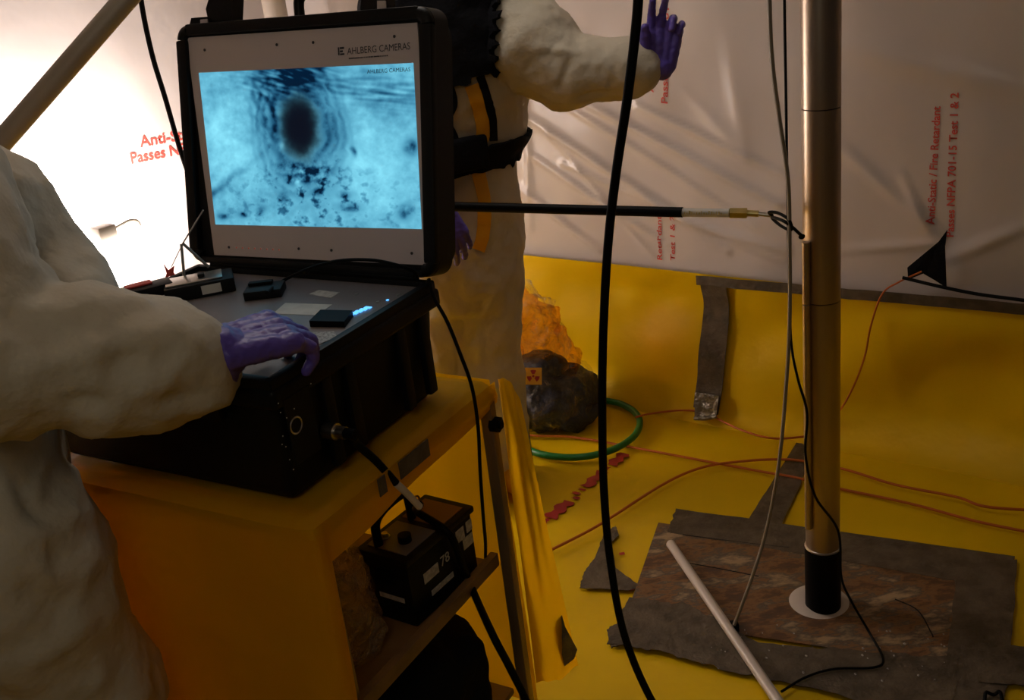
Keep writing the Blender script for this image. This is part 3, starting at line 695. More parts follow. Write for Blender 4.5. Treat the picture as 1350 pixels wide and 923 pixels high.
# flap swung out at the far right corner, hanging down to the floor
fl0 = cpnt(-0.008, -0.012, 0); fl1 = Q(688, 532, TZ)
def side_flap():
    vs = []; fs = []; n, nz = 16, 30
    topL, topR = cpnt(-0.016, -0.020, TZ-0.003), Q(686, 527, TZ-0.02)
    b0 = Q(706, 905, .12); b1 = Q(762, 880, .06)
    for i in range(n+1):
        t = i/n
        for j in range(nz+1):
            k = j/nz; a = topL.lerp(topR, t); b = b0.lerp(b1, t); p = a.lerp(b, k)
            p = p+CV*(-0.0)+V((0.2, 0.9, 0))*(0.012*math.sin(t*5+k*2)*min(1, k*2)+0.012*noise.noise(V((t*4, k*4, 7))))
            p.z += 0.018*math.sin(PI*t)*(1-k)
            vs.append(p)
    for i in range(n):
        for j in range(nz):
            a = i*(nz+1)+j; f = (a, a+1, a+nz+2, a+nz+1); fs.append(f)
    return (vs, fs)
put('corner_flap', side_flap(), M['yellow_cover'], cov, sharp=180)
def tape_poly(pts, Yd): return slab([PY(x, y, Yd) for x, y in pts], V((0, -1, 0.2)), 0.002)
tq = Q(740, 845, .10)
put('tape_tab', slab([PY(x, y, tq.y-0.10+0.006*math.sin(x)) for x, y in [(716, 818), (724, 808), (741, 811), (745, 826), (761, 856), (757, 868), (743, 879), (734, 860), (720, 832)]], V((0, -1, 0.3)), 0.003), M['tape_shiny'], cov, label='crumpled dark shiny tape tab')
ep = lambda d, z: cpnt(-0.018, d, z)
put('edge_tape', slab([ep(0.235, TZ-0.004), ep(0.325, TZ-0.004), ep(0.325, TZ-0.036), ep(0.235, TZ-0.036)], CE1, 0.002), M['tape'], cov, label='grey tape strip on the cover edge')
put('edge_tape', slab([ep(0.365, TZ-0.004), ep(0.385, TZ-0.004), ep(0.385, TZ-0.036), ep(0.365, TZ-0.036)], CE1, 0.002), M['tape'], cov, label='grey tape strip on the cover edge')

# dark stand leg seen beyond the cart
q0, q1 = Q(700, 612, 0), PY(688, 520, 2.72)
bl = put('stand_leg', rod(V((q0.x, q0.y, 0.0)), PY(690, 540, q0.y-0.02), 0.009, 10), M['rubber'], label='short black stand leg with orange cap beyond the cart corner', cat='stand')
pt_ = PY(690, 540, q0.y-0.02)
put('orange_cap', rod(pt_, PY(688, 516, q0.y-0.02), 0.011, 12, 0.006), M['orange'], bl)

# ------------------------------------------------------------------ rugged case with monitor lid
hL = V((-.623, 2.136, 1.06)); hR = V((-.125, 1.831, 1.06)); CW = (hR-hL).length; CD = 0.45; CZ0 = TZ+0.002; CZ1 = 1.06
case = thing('monitor_case', 'open black rugged case with built-in monitor in its lid on the cart', 'monitor case', (hR.x-.3, hR.y-.05, CZ0))
def kp(l, d, z): return V((hR.x, hR.y, 0))-CE1*l+CV*d+V((0, 0, z))       # l from the right end, d from the hinge
KF = frame(CE1, -CV, V((0, 0, 1)), V((hR.x, hR.y, 0)))
def kbox(l0, l1, d0, d1, z0, z1, bev=0.0, taper=0.0, seg=2): return box((-l1, -d1, z0), (-l0, -d0, z1), KF, bev, taper, seg)
lower = kbox(0.005, CW-0.005, 0.005, CD-0.005, CZ0, CZ1-0.03, 0.02, 0.06, 3)
put('base_shell', [lower, kbox(-0.006, CW+0.006, -0.006, CD+0.006, CZ1-0.045, CZ1-0.012, 0.008, 0, 3)], M['black'], case)
rim = [kbox(-0.002, 0.014, 0, CD, CZ1-0.02, CZ1+0.004, 0.004), kbox(CW-0.014, CW+0.002, 0, CD, CZ1-0.02, CZ1+0.004, 0.004),
       kbox(0, CW, -0.002, 0.014, CZ1-0.02, CZ1+0.004, 0.004), kbox(0, CW, CD-0.014, CD+0.002, CZ1-0.02, CZ1+0.004, 0.004)]
put('rim', rim, M['black'], case)
for d in (0.05, 0.12, 0.27, 0.33):
    put('side_rib', kbox(-0.002, 0.012, d-0.012, d+0.012, CZ0+0.02, CZ1-0.035, 0.004), M['black'], case)
for l in (0.13, CW-0.13):
    put('latch', [kbox(l-0.03, l+0.03, CD, CD+0.018, CZ1-0.07, CZ1-0.005, 0.005)], M['black'], case)
deck = put('deck_panel', kbox(0.012, CW-0.012, 0.012, CD-0.012, CZ1-0.016, CZ1-0.006, 0.002), M['deck'], case)
DZ = CZ1-0.006
def dk(x, y, z=DZ): return PZ(x, y, z)
def dquad(pts, t, m, name, par, label=None, z=DZ):
    return put(name, slab([dk(x, y, z) for x, y in pts], PN, t), m, par, label=label)
dquad([(360, 414), (376, 400), (438, 402), (418, 416)], 0.0008, M['label'], 'white_label', deck, 'white paper label')
dquad([(408, 388), (420, 383), (448, 386), (436, 393)], 0.0008, M['wlabel'], 'printed_label', deck)
dquad([(395, 466), (400, 440), (440, 438), (446, 444)], 0.0015, M['key'], 'keypad', deck)
leds = []
for i in range(5):
    t = i/4; c = dk(461+24*t, 416-10*t, DZ+0.001)
    leds.append(box((-0.0065, -0.0035, 0), (0.0065, 0.0035, 0.0015), frame(CE1, -CV, PN, c)))
for g_ in leds: put('blue_indicator', g_, M['led'], deck)
put('blue_indicator', box((-0.002, -0.002, 0), (0.002, 0.002, 0.0015), frame(CE1, -CV, PN, dk(511, 396))), M['led'], deck)
for x, y in ((498, 398), (525, 389), (470, 388), (345, 425), (330, 440)):
    put('screw', rod(dk(x, y), dk(x, y)+V((0, 0, 0.001)), 0.003, 10), M['silver'], deck)
# things lying on the deck
put('touchpad', slab([dk(409, 431), dk(424, 416), dk(466, 417), dk(455, 432)], PN, 0.011), M['rubber'], label='flat black pad lying on the grey deck beside blue lights', cat='device')
drv = thing('recorder_box', 'low black recorder box with silver top plate on the deck, left part', 'device', dk(265, 400))
a_, b_ = dk(220, 402), dk(312, 384); dx = (b_-a_).normalized(); dy = PN.cross(dx)
L2 = (b_-a_).length
put('body', box((0, 0, 0), (L2, 0.075, 0.028), frame(dx, dy, PN, a_), 0.003), M['black'], drv)
put('top_plate', box((0.004, 0.012, 0.028), (L2-0.02, 0.068, 0.031), frame(dx, dy, PN, a_), 0.001), M['silver'], drv)
put('white_label', box((L2*0.52, -0.001, 0.006), (L2*0.80, 0.0, 0.023), frame(dx, dy, PN, a_)), M['label'], drv, label='small white sticker')
put('switch', box((L2*0.5, 0.03, 0.031), (L2*0.6, 0.045, 0.038), frame(dx, dy, PN, a_), 0.002), M['black'], drv)
sb = thing('adapter_box', 'small black adapter box right of the recorder box on the deck', 'device', dk(345, 395))
a_, b_ = dk(322, 398), dk(372, 392); dx = (b_-a_).normalized(); dy = PN.cross(dx); L3 = (b_-a_).length
put('body', box((0, 0, 0), (L3, 0.055, 0.017), frame(dx, dy, PN, a_), 0.003), M['black'], sb)
put('ridge', box((0.004, 0.035, 0.017), (L3*0.7, 0.05, 0.023), frame(dx, dy, PN, a_), 0.002), M['rubber'], sb)
rb = thing('red_topped_box', 'dark box with red strip at the far left end of the deck', 'device', dk(200, 400, 1.06))
a_, b_ = PZ(168, 402, 1.065), PZ(232, 386, 1.065); dx = (b_-a_).normalized(); dy = PN.cross(dx); L4 = (b_-a_).length
put('body', box((0, 0, 0), (L4, 0.05, 0.022), frame(dx, dy, PN, a_), 0.005), M['black'], rb)
put('red_strip', box((0.006, 0.02, 0.022), (L4*0.62, 0.045, 0.026), frame(dx, dy, PN, a_), 0.002), M['red'], rb)
put('red_tag', [slab([PY(x, y, 2.1) for x, y in [(216, 348), (222, 356), (230, 350), (229, 359), (234, 366), (224, 364), (217, 368), (220, 360)]], V((0, -1, 0)), 0.002)], M['red'], rb)
tri = thing('wire_antenna', 'thin grey bent wire stand rising from the deck before the bright sheet', 'antenna', dk(241, 368, 1.10))
put('upright', tube([PY(243, 368, 2.0), PY(239, 322, 2.0), PY(241, 321, 2.0), PY(275, 352, 2.03)], 0.003, 8, sm=False), M['lampbody'], tri)
put('whisker', tube([PY(241, 321, 2.0), PY(268, 277, 1.99)], 0.0016, 6, sm=False), M['lampbody'], tri)
put('whisker', tube([PY(241, 321, 2.0), PY(226, 352, 2.0)], 0.0010, 6, sm=False), M['lampbody'], tri)

# side connectors
def sd(d, z, o=0.0): return kp(-0.0-o, d, z)     # on the right side face
def side_pt(x, y): return PP(x, y, kp(0.0, 0, 0), CE1)
c1 = side_pt(436, 568); c2 = side_pt(386, 560)
conn = put('power_connector', [rod(c1-CE1*0.01, c1+CE1*0.012, 0.014, 24), rod(c1+CE1*0.012, c1+CE1*0.03, 0.0105, 16)], M['silver'], case, label='silver round connector')
put('connector_plug', [rod(c1+CE1*0.028, c1+CE1*0.05, 0.009, 16)], M['rubber'], conn)
put('socket_ring', ring(c2+CE1*0.006, CE1, 0.013, 0.0018, 24), M['silver'], case)
put('socket_plate', box((-0.03, -0.055, 0), (0.03, 0.055, 0.003), frame(-CV, PN, CE1, side_pt(395, 560)+CE1*0.004)), M['black'], case)
dots = []
for x, y in ((361, 531), (364, 543), (367, 574), (371, 588), (376, 605), (381, 618), (382, 538), (404, 505), (372, 550), (366, 585)):
    c = side_pt(x, y)+CE1*0.0085; dots.append(rod(c, c+CE1*0.0006, 0.0011, 6))
for g_ in dots: put('print_mark', g_, M['label'], case)
# lid
TILT = math.radians(12.5); LU = V((0, 0, 1))*math.cos(TILT)-CV*math.sin(TILT)*1.0
LUP = (V((0, 0, 1))*math.cos(TILT)-CV*math.sin(TILT)).normalized()
LN = CE1.cross(LUP).normalized()                                  # lid normal toward the operator
if LN.dot(CV) < 0: LN = -LN
LO = V((hR.x, hR.y, CZ1+0.004))
def lp(px, py, off=0.0):
    return PP(px, py, LO+LN*off, LN)
def lbox(u0, u1, v0, v1, n0, n1, bev=0.0, seg=2):
    """u from right to left along the hinge, v up the lid, n toward the operator"""
    f = frame(CE1, LUP, CE1.cross(LUP), LO); s = 1 if CE1.cross(LUP).dot(LN) > 0 else -1
    na, nb = sorted((n0*s, n1*s)); return box((-u1, v0, na), (-u0, v1, nb), f, bev, 0, seg)
LH = 0.475
def rrect_shell(u0, u1, v0, v1, n0, n1, rad, seg=8):
    pts = []
    for cx, cy, a in ((u1-rad, v1-rad, 0), (u0+rad, v1-rad, PI/2), (u0+rad, v0+rad, PI), (u1-rad, v0+rad, 1.5*PI)):
        for i in range(seg+1):
            t = a+PI/2*i/seg; pts.append((cx+rad*math.cos(t), cy+rad*math.sin(t)))
    ps = [LO-CE1*u+LUP*v+LN*n0 for u, v in pts]
    return slab(ps, LN, n1-n0)
put('lid_shell', [rrect_shell(-0.012, CW+0.012, 0.004, LH, -0.045, -0.002, 0.03), rrect_shell(0.0, CW, 0.012, LH-0.012, -0.075, -0.04, 0.04)], M['black'], case)
def lframe():
    g = []
    g.append(lbox(-0.012, 0.014, 0.03, LH-0.03, -0.01, 0.012, 0.005)); g.append(lbox(CW-0.014, CW+0.012, 0.03, LH-0.03, -0.01, 0.012, 0.005))
    g.append(lbox(0.015, CW-0.015, LH-0.022, LH, -0.01, 0.012, 0.005)); g.append(lbox(0.015, CW-0.015, 0.004, 0.018, -0.01, 0.012, 0.005))
    for (u, v, a) in ((0.018, LH-0.03, 0), (CW-0.018, LH-0.03, 1), (CW-0.018, 0.034, 2), (0.018, 0.034, 3)):
        sgu = -1 if a in (0, 3) else 1; sgv = 1 if a in (0, 1) else -1
        arc = [LO-CE1*(u+sgu*0.0175*math.cos(t)-0.0)+LUP*(v+sgv*0.0175*math.sin(t)) for t in [PI/2*i/6 for i in range(7)]]
        g.append(tube([p+LN*0.001 for p in arc], 0.0125, 10, sm=False))
    return g
put('lid_frame', lframe(), M['black'], case)
bez = [(247, 50), (551, 30), (577, 350), (284, 336)]
bz = put('bezel_panel', slab([lp(x, y, -0.001) for x, y in bez], LN, 0.003), M['bezel'], case)
for x, y in ((270, 66), (365, 59), (413, 56), (520, 48), (394, 328), (437, 330), (543, 334), (302, 326)):
    p = lp(x, y, 0.002); put('bezel_screw', rod(p, p+LN*0.001, 0.0028, 10), M['ink'], bz)
for i in range(8):
    p = lp(312+i*8.0, 326.5+i*0.4, 0.002); put('indicator', rod(p, p+LN*0.001, 0.0016, 8), M['ledred'], bz)
# lettering
ta, tb = lp(458, 72, 0.0021), lp(541, 65, 0.0021); tx = (tb-ta); tl = tx.length; tx.normalize()
g = text_geo('AHLBERG CAMERAS', Matrix.Identity(4), 1.0, ext=0.0); wv = max(v[0] for v in g[0])
put('brand_lettering', ([frame(tx, LN.cross(tx), LN, ta) @ V((v[0]*tl/wv, v[1]*0.017, 0.0004)) for v in g[0]], g[1]), M['ink'], bz, sharp=180)
ta2, tb2 = lp(460, 78, 0.0021), lp(513, 74, 0.0021); tx2 = (tb2-ta2).normalized()
put('small_lettering', [box((0.0035*i, 0, 0), (0.0035*i+random.uniform(.0018, .003), 0.0022, 0.0004), frame(tx2, LN.cross(tx2), LN, ta2)) for i in range(int((tb2-ta2).length/0.0035))], M['ink'], bz)
lg = lp(446, 73, 0.0021); lfm = frame(tx, LN.cross(tx), LN, lg)
put('logo_mark', [box((0, 0, 0), (0.003, 0.014, 0.0006), lfm), box((0.0045, 0.0105, 0), (0.014, 0.014, 0.0006), lfm), box((0.0045, 0.005, 0), (0.011, 0.0082, 0.0006), lfm), box((0.0045, 0, 0), (0.014, 0.003, 0.0006), lfm)], M['ink'], bz)
# screen: a coloured grid showing the borescope view into a pipe
def fbm(x, y, z, o=4, ridge=False):
    t = 0; a = 1; n = 0
    for k in range(o):
        q = noise.noise(V((x, y, z+k*3.7))); t += a*((0.5-abs(q))*2 if ridge else q); n += a; x *= 2.05; y *= 2.05; a *= 0.55
    return t/n
def screen_color(u, v):
    wu = u+0.012*noise.noise(V((u*14, v*12, 33))); wv = v+0.015*noise.noise(V((u*13, v*11, 44)))
    cx, cy = 0.475+0.015*(v-0.6), 0.635
    dx, dy = (wu-cx)/0.092, (wv-cy)/0.200; r = math.hypot(dx, dy); th = math.atan2(dy, dx)
    base = V((0.135, 0.50, 0.70))
    # streaks pull toward the bore far away, mottling near the bottom
    st = noise.noise(V((math.cos(th)*6, math.sin(th)*6, r*1.0)))
    gr = fbm(u*26, v*21, 5, 4)
    lum = 1.02+0.30*fbm(u*5, v*4, 1.0, 3)+0.30*gr+0.12*st
    lum += 0.28*math.exp(-((u-0.80)/0.17)**2-((v-0.42)/0.26)**2)+0.26*math.exp(-((u-0.11)/0.15)**2-((v-0.55)/0.3)**2)
    rr = r+0.35*noise.noise(V((math.cos(th)*1.6, math.sin(th)*1.6, r*0.8)))
    rings = 0.5+0.5*math.sin(rr*15+gr*3)
    if r < 3.4: lum -= (0.55*math.exp(-((rr-1.35)/0.28)**2)*(0.7+0.9*gr) + 0.36*math.exp(-((rr-1.9)/0.7)**2)*(0.35+0.65*rings)*(0.8+1.6*gr+0.6*st))*(1.0+0.35*(v-0.6))
    lum -= 0.85*math.exp(-((u-0.44)/0.20)**2-((v-1.00)/0.15)**2)*(0.75+1.2*noise.noise(V((u*14-v*10, v*46+u*22, 2))))
    lum -= 0.60*math.exp(-((u-0.86)/0.20)**2-((v-0.84+0.25*(u-.86))/0.09)**2)*(0.65+1.3*noise.noise(V((u*8, v*44+u*8, 5))))
    lum -= 0.50*math.exp(-((u-0.31)/0.08)**2-((v-0.78)/0.22)**2)*max(0, 0.4+1.4*noise.noise(V((u*34+v*10, v*16-u*6, 7))))
    lum -= 0.25*math.exp(-((u-0.66)/0.06)**2-((v-0.55)/0.2)**2)
    d = wv-(0.20+0.95*(u-0.0))
    if u < 0.36: lum -= 0.50*math.exp(-(d/0.032)**2)*(1-u/0.36)
    w = max(0, min(1, (0.46-v)/0.2))*(0.30+0.70*math.exp(-((u-0.52)/0.30)**2))
    sp = 0.6*gr+0.7*fbm(u*15+3, v*12, 12.3, 4)
    lum -= max(0, min(0.75, (sp-0.10)*3.2))*w
    for (a, b, sa, sb_) in ((0.93, 0.10, .03, .045), (0.37, 0.19, .024, .03), (0.54, 0.23, .018, .03), (0.68, 0.13, .045, .03), (0.97, 0.5, .03, .05), (0.72, 0.47, .012, .03), (0.05, 0.06, .03, .02), (0.15, 0.07, .02, .02), (0.66, 0.20, .03, .02), (0.25, 0.10, .02, .03)):
        lum -= max(0, 0.75*math.exp(-((wu-a)/sa)**2-((wv-b)/sb_)**2)*(0.9+1.8*gr))
    lum -= max(0, 0.85*math.exp(-((u-0.51)/0.11)**2-((v-0.34)/0.07)**2)*(0.55+2.2*gr))
    for (a, b) in ((0.475, 0.355), (0.385, 0.52), (0.45, 0.28)):
        lum += 0.5*math.exp(-((u-a)/0.018)**2-((v-b)/0.025)**2)
    lum = max(0.10, min(1.6, lum))
    c = V((base.x*lum**2.2, base.y*lum**1.6, base.z*lum**1.25))
    hole = 1/(1+math.exp((r+0.10*gr-1.06)*10))
    c = c*(1-hole)+V((0.004, 0.006, 0.014))*hole
    return c
def make_screen():
    nu, nv = 300, 224; P = [lp(262, 96, 0.0025), lp(545, 83, 0.0025), lp(556, 302, 0.0025), lp(284, 296, 0.0025)]
    # true rectangle on the lid from the averaged corners
    vs = []; fs = []; cols = []
    for j in range(nv):
        for i in range(nu):
            u = i/(nu-1); v = j/(nv-1); vs.append((P[3].lerp(P[2], u)).lerp(P[0].lerp(P[1], u), v)); cols.append(screen_color(u, v))
    for j in range(nv-1):
        for i in range(nu-1): a = j*nu+i; fs.append((a, a+1, a+nu+1, a+nu))
    me = bpy.data.meshes.new('screen'); me.from_pydata([tuple(v) for v in vs], [], fs)
    at = me.color_attributes.new('picture', 'FLOAT_COLOR', 'POINT')
    for k, c in enumerate(cols): at.data[k].color = (c.x, c.y, c.z, 1)
    m = bpy.data.materials.new('screen_picture'); m.use_nodes = True; nt = m.node_tree; b = nt.nodes['Principled BSDF']
    b.inputs['Base Color'].default_value = (0.002, 0.002, 0.002, 1); b.inputs['Roughness'].default_value = 0.3; b.inputs['Specular IOR Level'].default_value = 0.05
    an = nt.nodes.new('ShaderNodeAttribute'); an.attribute_name = 'picture'
    nt.links.new(an.outputs['Color'], b.inputs['Emission Color']); b.inputs['Emission Strength'].default_value = 0.84
    me.materials.append(m); return me, P
sme, SP = make_screen()
scr = put('screen', sme, None, bz, sharp=180)
ta, tb = lp(484, 97, 0.0032), lp(541, 94, 0.0032); tx = (tb-ta); tl = tx.length; tx.normalize()
# the lettering on the screen belongs to the bezel's glass
put('screen_lettering', ([frame(tx, LN.cross(tx), LN, ta) @ V((v[0]*tl/wv, v[1]*0.010, 0.0)) for v in g[0]], g[1]), M['ink'], bz, sharp=180)
put('lid_handle', tube([lp(395, 26, -0.02), lp(398, 2, -0.02)+LUP*0.01, lp(440, -3, -0.02)+LUP*0.01, lp(485, -3, -0.02)+LUP*0.01, lp(492, 20, -0.02)], 0.010, 10), M['black'], case)
lt = put('lid_latch', [slab([lp(x, y, -0.03) for x, y in [(290, 33), (286, 14), (290, 0), (292, -10), (322, -10), (320, 33)]], LN, 0.03), slab([lp(x, y, -0.02) for x, y in [(258, 40), (262, 25), (285, 23), (296, 33)]], LN, 0.02)], M['black'], case)
lt2 = put('lid_latch', [slab([lp(x, y, -0.03) for x, y in [(488, 22), (490, -6), (520, -8), (522, 20)]], LN, 0.03)], M['black'], case)
put('padlock_eye', slab([lp(x, y, 0.001) for x, y in [(498, 14), (498, 1), (509, 1), (510, 14)]], LN, 0.002), M['bezel'], lt2)
put('padlock_eye', slab([lp(x, y, 0.001) for x, y in [(265, 34), (265, 26), (274, 25), (275, 33)]], LN, 0.002), M['bezel'], lt)
put('gap_light_strip', slab([lp(362, 355, -0.004), lp(470, 358, -0.004), lp(469, 364, -0.004), lp(364, 361, -0.004)], LN, 0.004), M['silver'], case, label='silver strip for the bright gap between lid and base')  # light showing through the gap under the lid, put in as silver strip
put('hinge_bar', rod(kp(0.04, -0.002, CZ1+0.006), kp(CW-0.04, -0.002, CZ1+0.006), 0.009, 12), M['black'], case)

# cables of the case
put('lid_cable', tube([kp(0.02, 0.02, CZ1+0.012), PY(545, 358, 1.80), PY(525, 350, 1.80), PY(490, 343, 1.83), PY(445, 344, 1.88), PY(405, 355, 1.92), PY(370, 372, 1.96), dk(352, 386, 1.085)], 0.0032, 8), M['rubber'], label='thin black cable arching across the bottom edge of the monitor', cat='cable')
put('side_cable', tube([kp(0.0, 0.015, CZ1+0.012), PY(572, 392, 1.80), PY(590, 425, 1.78), PY(608, 470, 1.75), PY(622, 510, 1.74), PY(630, 560, 1.74), PY(633, 620, 1.75), PY(637, 680, 1.78), PY(640, 715, 1.82), PZ(640, 738, 0.45)], 0.0034, 8), M['rubber'], label='thin black cable from the case hinge down past the cart post', cat='cable')

# ------------------------------------------------------------------ battery box on the lower shelf
BZ = 0.462
bA, bB = Q(508, 838, BZ-.02), Q(640, 745, BZ-.02)
b0_ = cpnt(0.035, 0.435, 0); 
BX = V((0.581, 0.814, 0)).normalized(); BY = PN.cross(BX)      # BX toward the far right, BY into the cart (left)
BO = V((-0.240, 1.665, 0.441))
bat = thing('battery_unit', 'black battery unit with carry handle and white stickers on the cart shelf', 'device', BO+BX*0.1+BY*0.06)
BL, BW, BH = 0.205, 0.110, 0.150
bfm = frame(BX, BY, PN, BO)
put('body', [box((0, 0, 0), (BL, BW, BH-0.012), bfm, 0.006)], M['black'], bat)
lidb = put('top_plate', [box((-0.006, -0.006, BH-0.014), (BL+0.006, BW+0.006, BH), bfm, 0.004)], M['black'], bat)
put('panel', box((0.012, 0.008, BH), (BL*0.5, BW-0.008, BH+0.002), bfm), M['deck'], lidb)
put('brown_panel', box((BL*0.58, 0.008, BH), (BL-0.012, BW-0.008, BH+0.002), bfm), M['brown_panel'], lidb, label='brown inset panel')
put('knob', [rod(bfm @ V((0.05, 0.04, BH)), bfm @ V((0.05, 0.04, BH+0.016)), 0.013, 16)], M['rubber'], lidb)
put('toggle', [rod(bfm @ V((0.045, 0.085, BH)), bfm @ V((0.045, 0.085, BH+0.012)), 0.006, 12), ring(bfm @ V((0.045, 0.085, BH+0.004)), PN, 0.009, 0.0015, 16)], M['silver'], lidb)
put('lifting_eye', ring(bfm @ V((BL*0.80, BW-0.01, BH+0.012)), BY, 0.010, 0.0022, 20), M['brown_panel'], lidb)
hy = BW*0.55
put('carry_handle', [tube([bfm @ V((0.02, hy+.02, BH)), bfm @ V((0.022, hy+.02, BH+0.045)), bfm @ V((0.05, hy+.02, BH+0.062)), bfm @ V((BL*0.5, hy+.02, BH+0.064)), bfm @ V((BL*0.58, hy+.02, BH+0.055)), bfm @ V((BL*0.60, hy+.02, BH))], 0.009, 10)], M['rubber'], bat)
for (u0, u1, v0, v1, nm) in ((0.04, 0.085, 0.072, 0.094, 0), (0.055, 0.125, 0.036, 0.048, 0), (BL*0.73, BL*0.86, 0.095, 0.122, 0), (BL*0.82, BL*0.98, 0.070, 0.094, 0), (BL*0.9, BL*0.99, 0.100, 0.124, 0)):
    put('sticker', box((u0, -0.001, v0), (u1, 0.0, v1), bfm), M['wlabel'], bat)
gt = text_geo('78', frame(BX, PN, -BY, BO+BX*0.092-BY*0.001+V((0, 0, 0.078))), 0.030, ext=0.0003)
put('number', gt, M['label'], bat, sharp=180)
put('end_label', box((-0.001, 0.02, 0.05), (0.0, 0.08, 0.06), bfm), M['wlabel'], bat)
for a, b in ((0.02, 0.04), (0.045, 0.06)):
    put('latch', box((-0.004, a+0.02, 0.085), (0.0, b+0.02, 0.115), bfm, 0.001), M['rubber'], bat)
hc = bfm @ V((BL*0.36, hy, BH+0.02))
put('battery_cable', tube([c1+CE1*0.045, PY(470, 585, c1.y+0.0), PY(495, 607, c1.y+.02), PY(522, 637, c1.y+.03)], 0.0070, 10), M['rubber'], label='black lead from the silver case connector toward the battery unit', cat='cable')
put('cable_marker', tube([PY(522, 637, c1.y+.03), PY(538, 652, c1.y+.05), PY(553, 668, c1.y+.07)], 0.0066, 10), M['label'], label='white marker sleeve on the lead above the battery unit', cat='label sleeve')
sp_ = bfm @ V((BL*0.5, -0.01, 0.08))
put('power_cable', tube([PY(553, 666, c1.y+.07), bfm @ V((BL*0.53, 0.05, BH+0.03)), bfm @ V((BL*0.56, -0.013, BH-0.005)), bfm @ V((BL*0.66, -0.016, 0.07)), bfm @ V((BL*0.73, -0.02, 0.0)), PY(650, 838, 1.62), PY(672, 880, 1.62), PY(700, 940, 1.62), PY(715, 1010, 1.62), V((-.06, 1.62, 0.015))], 0.0075, 10), M['rubber'], label='black cable running over the battery unit and down past the cart', cat='cable')

# clear crumpled bag left of the battery and dark bag on the bottom shelf
def crumple(c, sx, sy, sz_, seed, amp, voxel=0.009, n=6):
    rnd = random.Random(seed); g = []
    for i in range(n):
        p = V(c)+V((rnd.uniform(-1, 1)*sx*0.5, rnd.uniform(-1, 1)*sy*0.5, rnd.uniform(0.25, 0.8)*sz_)); g.append(sphere(p, min(sx, sy)*rnd.uniform(0.45, 0.7), 14, 10, (1, 1, sz_/max(sx, sy)*0.8)))
    me = fuse('c', g, voxel); wrinkle(me, amp, 12, seed); return me
cb = Q(462, 800, 0.47); cb = cpnt(0.16, 0.47, 0.445)
cb1 = PZ(462, 790, 0.55); cb1.z = 0.45
me = fuse('c', [sphere(cb1+V((-.03, 0, .04)), 0.075, 16, 12, (1, 1, 1)), sphere(cb1+V((-.04, .03, 0.12)), 0.065, 16, 12, (1, 1, 1.3)), sphere(cb1+V((-.06, .08, 0.06)), 0.085, 16, 12)], 0.007)
for v in me.vertices:
    if v.co.z < 0.442: v.co.z = 0.442
wrinkle(me, 0.016, 16, 4)
for v in me.vertices:
    if v.co.z < 0.442: v.co.z = 0.442+0.0005*random.random()
put('clear_bag', me, M['shelfbag'], label='crumpled clear plastic bag on the cart shelf behind the battery unit', cat='bag', sharp=180)
dbc = cpnt(0.16, 0.27, 0.115)
me = fuse('c', [sphere(dbc+V((0, 0, .1))+CV*0.12, 0.11, 16, 12, (1.1, 1.1, 1.1)), sphere(dbc+V((0, 0, .1))-CV*0.14, 0.11, 16, 12, (1.1, 1, 1.1)), sphere(dbc+V((0, 0, .12))-CV*0.04, 0.12, 16, 12, (1.1, 1.1, 1.1)), box((-0.08, -0.2, 0.0), (0.12, 0.19, 0.16), frame(CE1, -CV, PN, dbc))], 0.01)
wrinkle(me, 0.012, 8, 14)
for v in me.vertices:
    if v.co.z < 0.117: v.co.z = 0.117
put('dark_bag', me, M['blackcloth'], label='dark bag stowed on the bottom of the cart below the shelf', cat='bag', sharp=180)

# ------------------------------------------------------------------ hands
def hand(name, wrist, palm_c, fdir, back, m, parent, side=1, curl=0.5, size=1.0, spread=0.12, curls=None, voxel=0.0032, thumb_out=0.9, splay=None, cuff=None):
    """gloved hand: fdir finger direction, back = normal of the back of the hand, side=+1 thumb toward back x fdir"""
    f = V(fdir).normalized(); b = (V(back)-f*V(back).dot(f)).normalized(); s = b.cross(f)*side     # s points to the thumb side
    s.normalize(); c = V(palm_c); k = size; geo = []
    # palm
    geo += chain([(V(wrist), 0.030*k), (c-f*0.045*k, 0.029*k)])
    if cuff: geo += chain([(V(cuff[0]), cuff[1]), (c-f*0.035*k-b*0.006, cuff[2])])
    for t in (-1, -0.35, 0.35, 1):
        geo += chain([(c-f*0.04*k+s*t*0.018*k, 0.017*k), (c+f*0.040*k+s*t*0.031*k-b*0.001, 0.0135*k)])
    L = [0.088, 0.082, 0.092, 0.072]; off = [1.0, 0.35, -0.32, -0.95]; L = [0.078, 0.088, 0.082, 0.064]
    for i in range(4):
        cu = curl if curls is None else curls[i]
        p = c+f*(0.045-0.006*abs(off[i]))*k+s*off[i]*0.032*k; a = 0.0; r = 0.0102*k if i < 3 else 0.0088*k
        sp = (off[i]*spread) if splay is None else splay[i]
        d0 = (f+s*sp).normalized(); pts = [(p, r*1.12)]
        for j, fr_ in enumerate((0.45, 0.31, 0.24)):
            a += cu*(0.55 if j == 0 else 0.8)
            d = (d0*math.cos(a)-b*math.sin(a)); p = p+d*L[i]*fr_*k; pts.append((p, r*(1-0.09*(j+1))))
        geo += chain(pts)
    p0 = c-f*0.030*k+s*0.026*k; d1 = (s*thumb_out+f*0.7-b*0.25).normalized(); d2 = (s*0.45*thumb_out+f*0.95-b*0.35).normalized()
    geo += chain([(p0, 0.015*k), (p0+d1*0.035*k, 0.014*k), (p0+d1*0.035*k+d2*0.030*k, 0.0118*k), (p0+d1*0.035*k+d2*0.052*k, 0.0098*k)])
    me = fuse(name, geo, voxel, 4, 0.5); wrinkle(me, 0.0016*k, 55, 2)
    return put(name, me, m, parent, sharp=180)

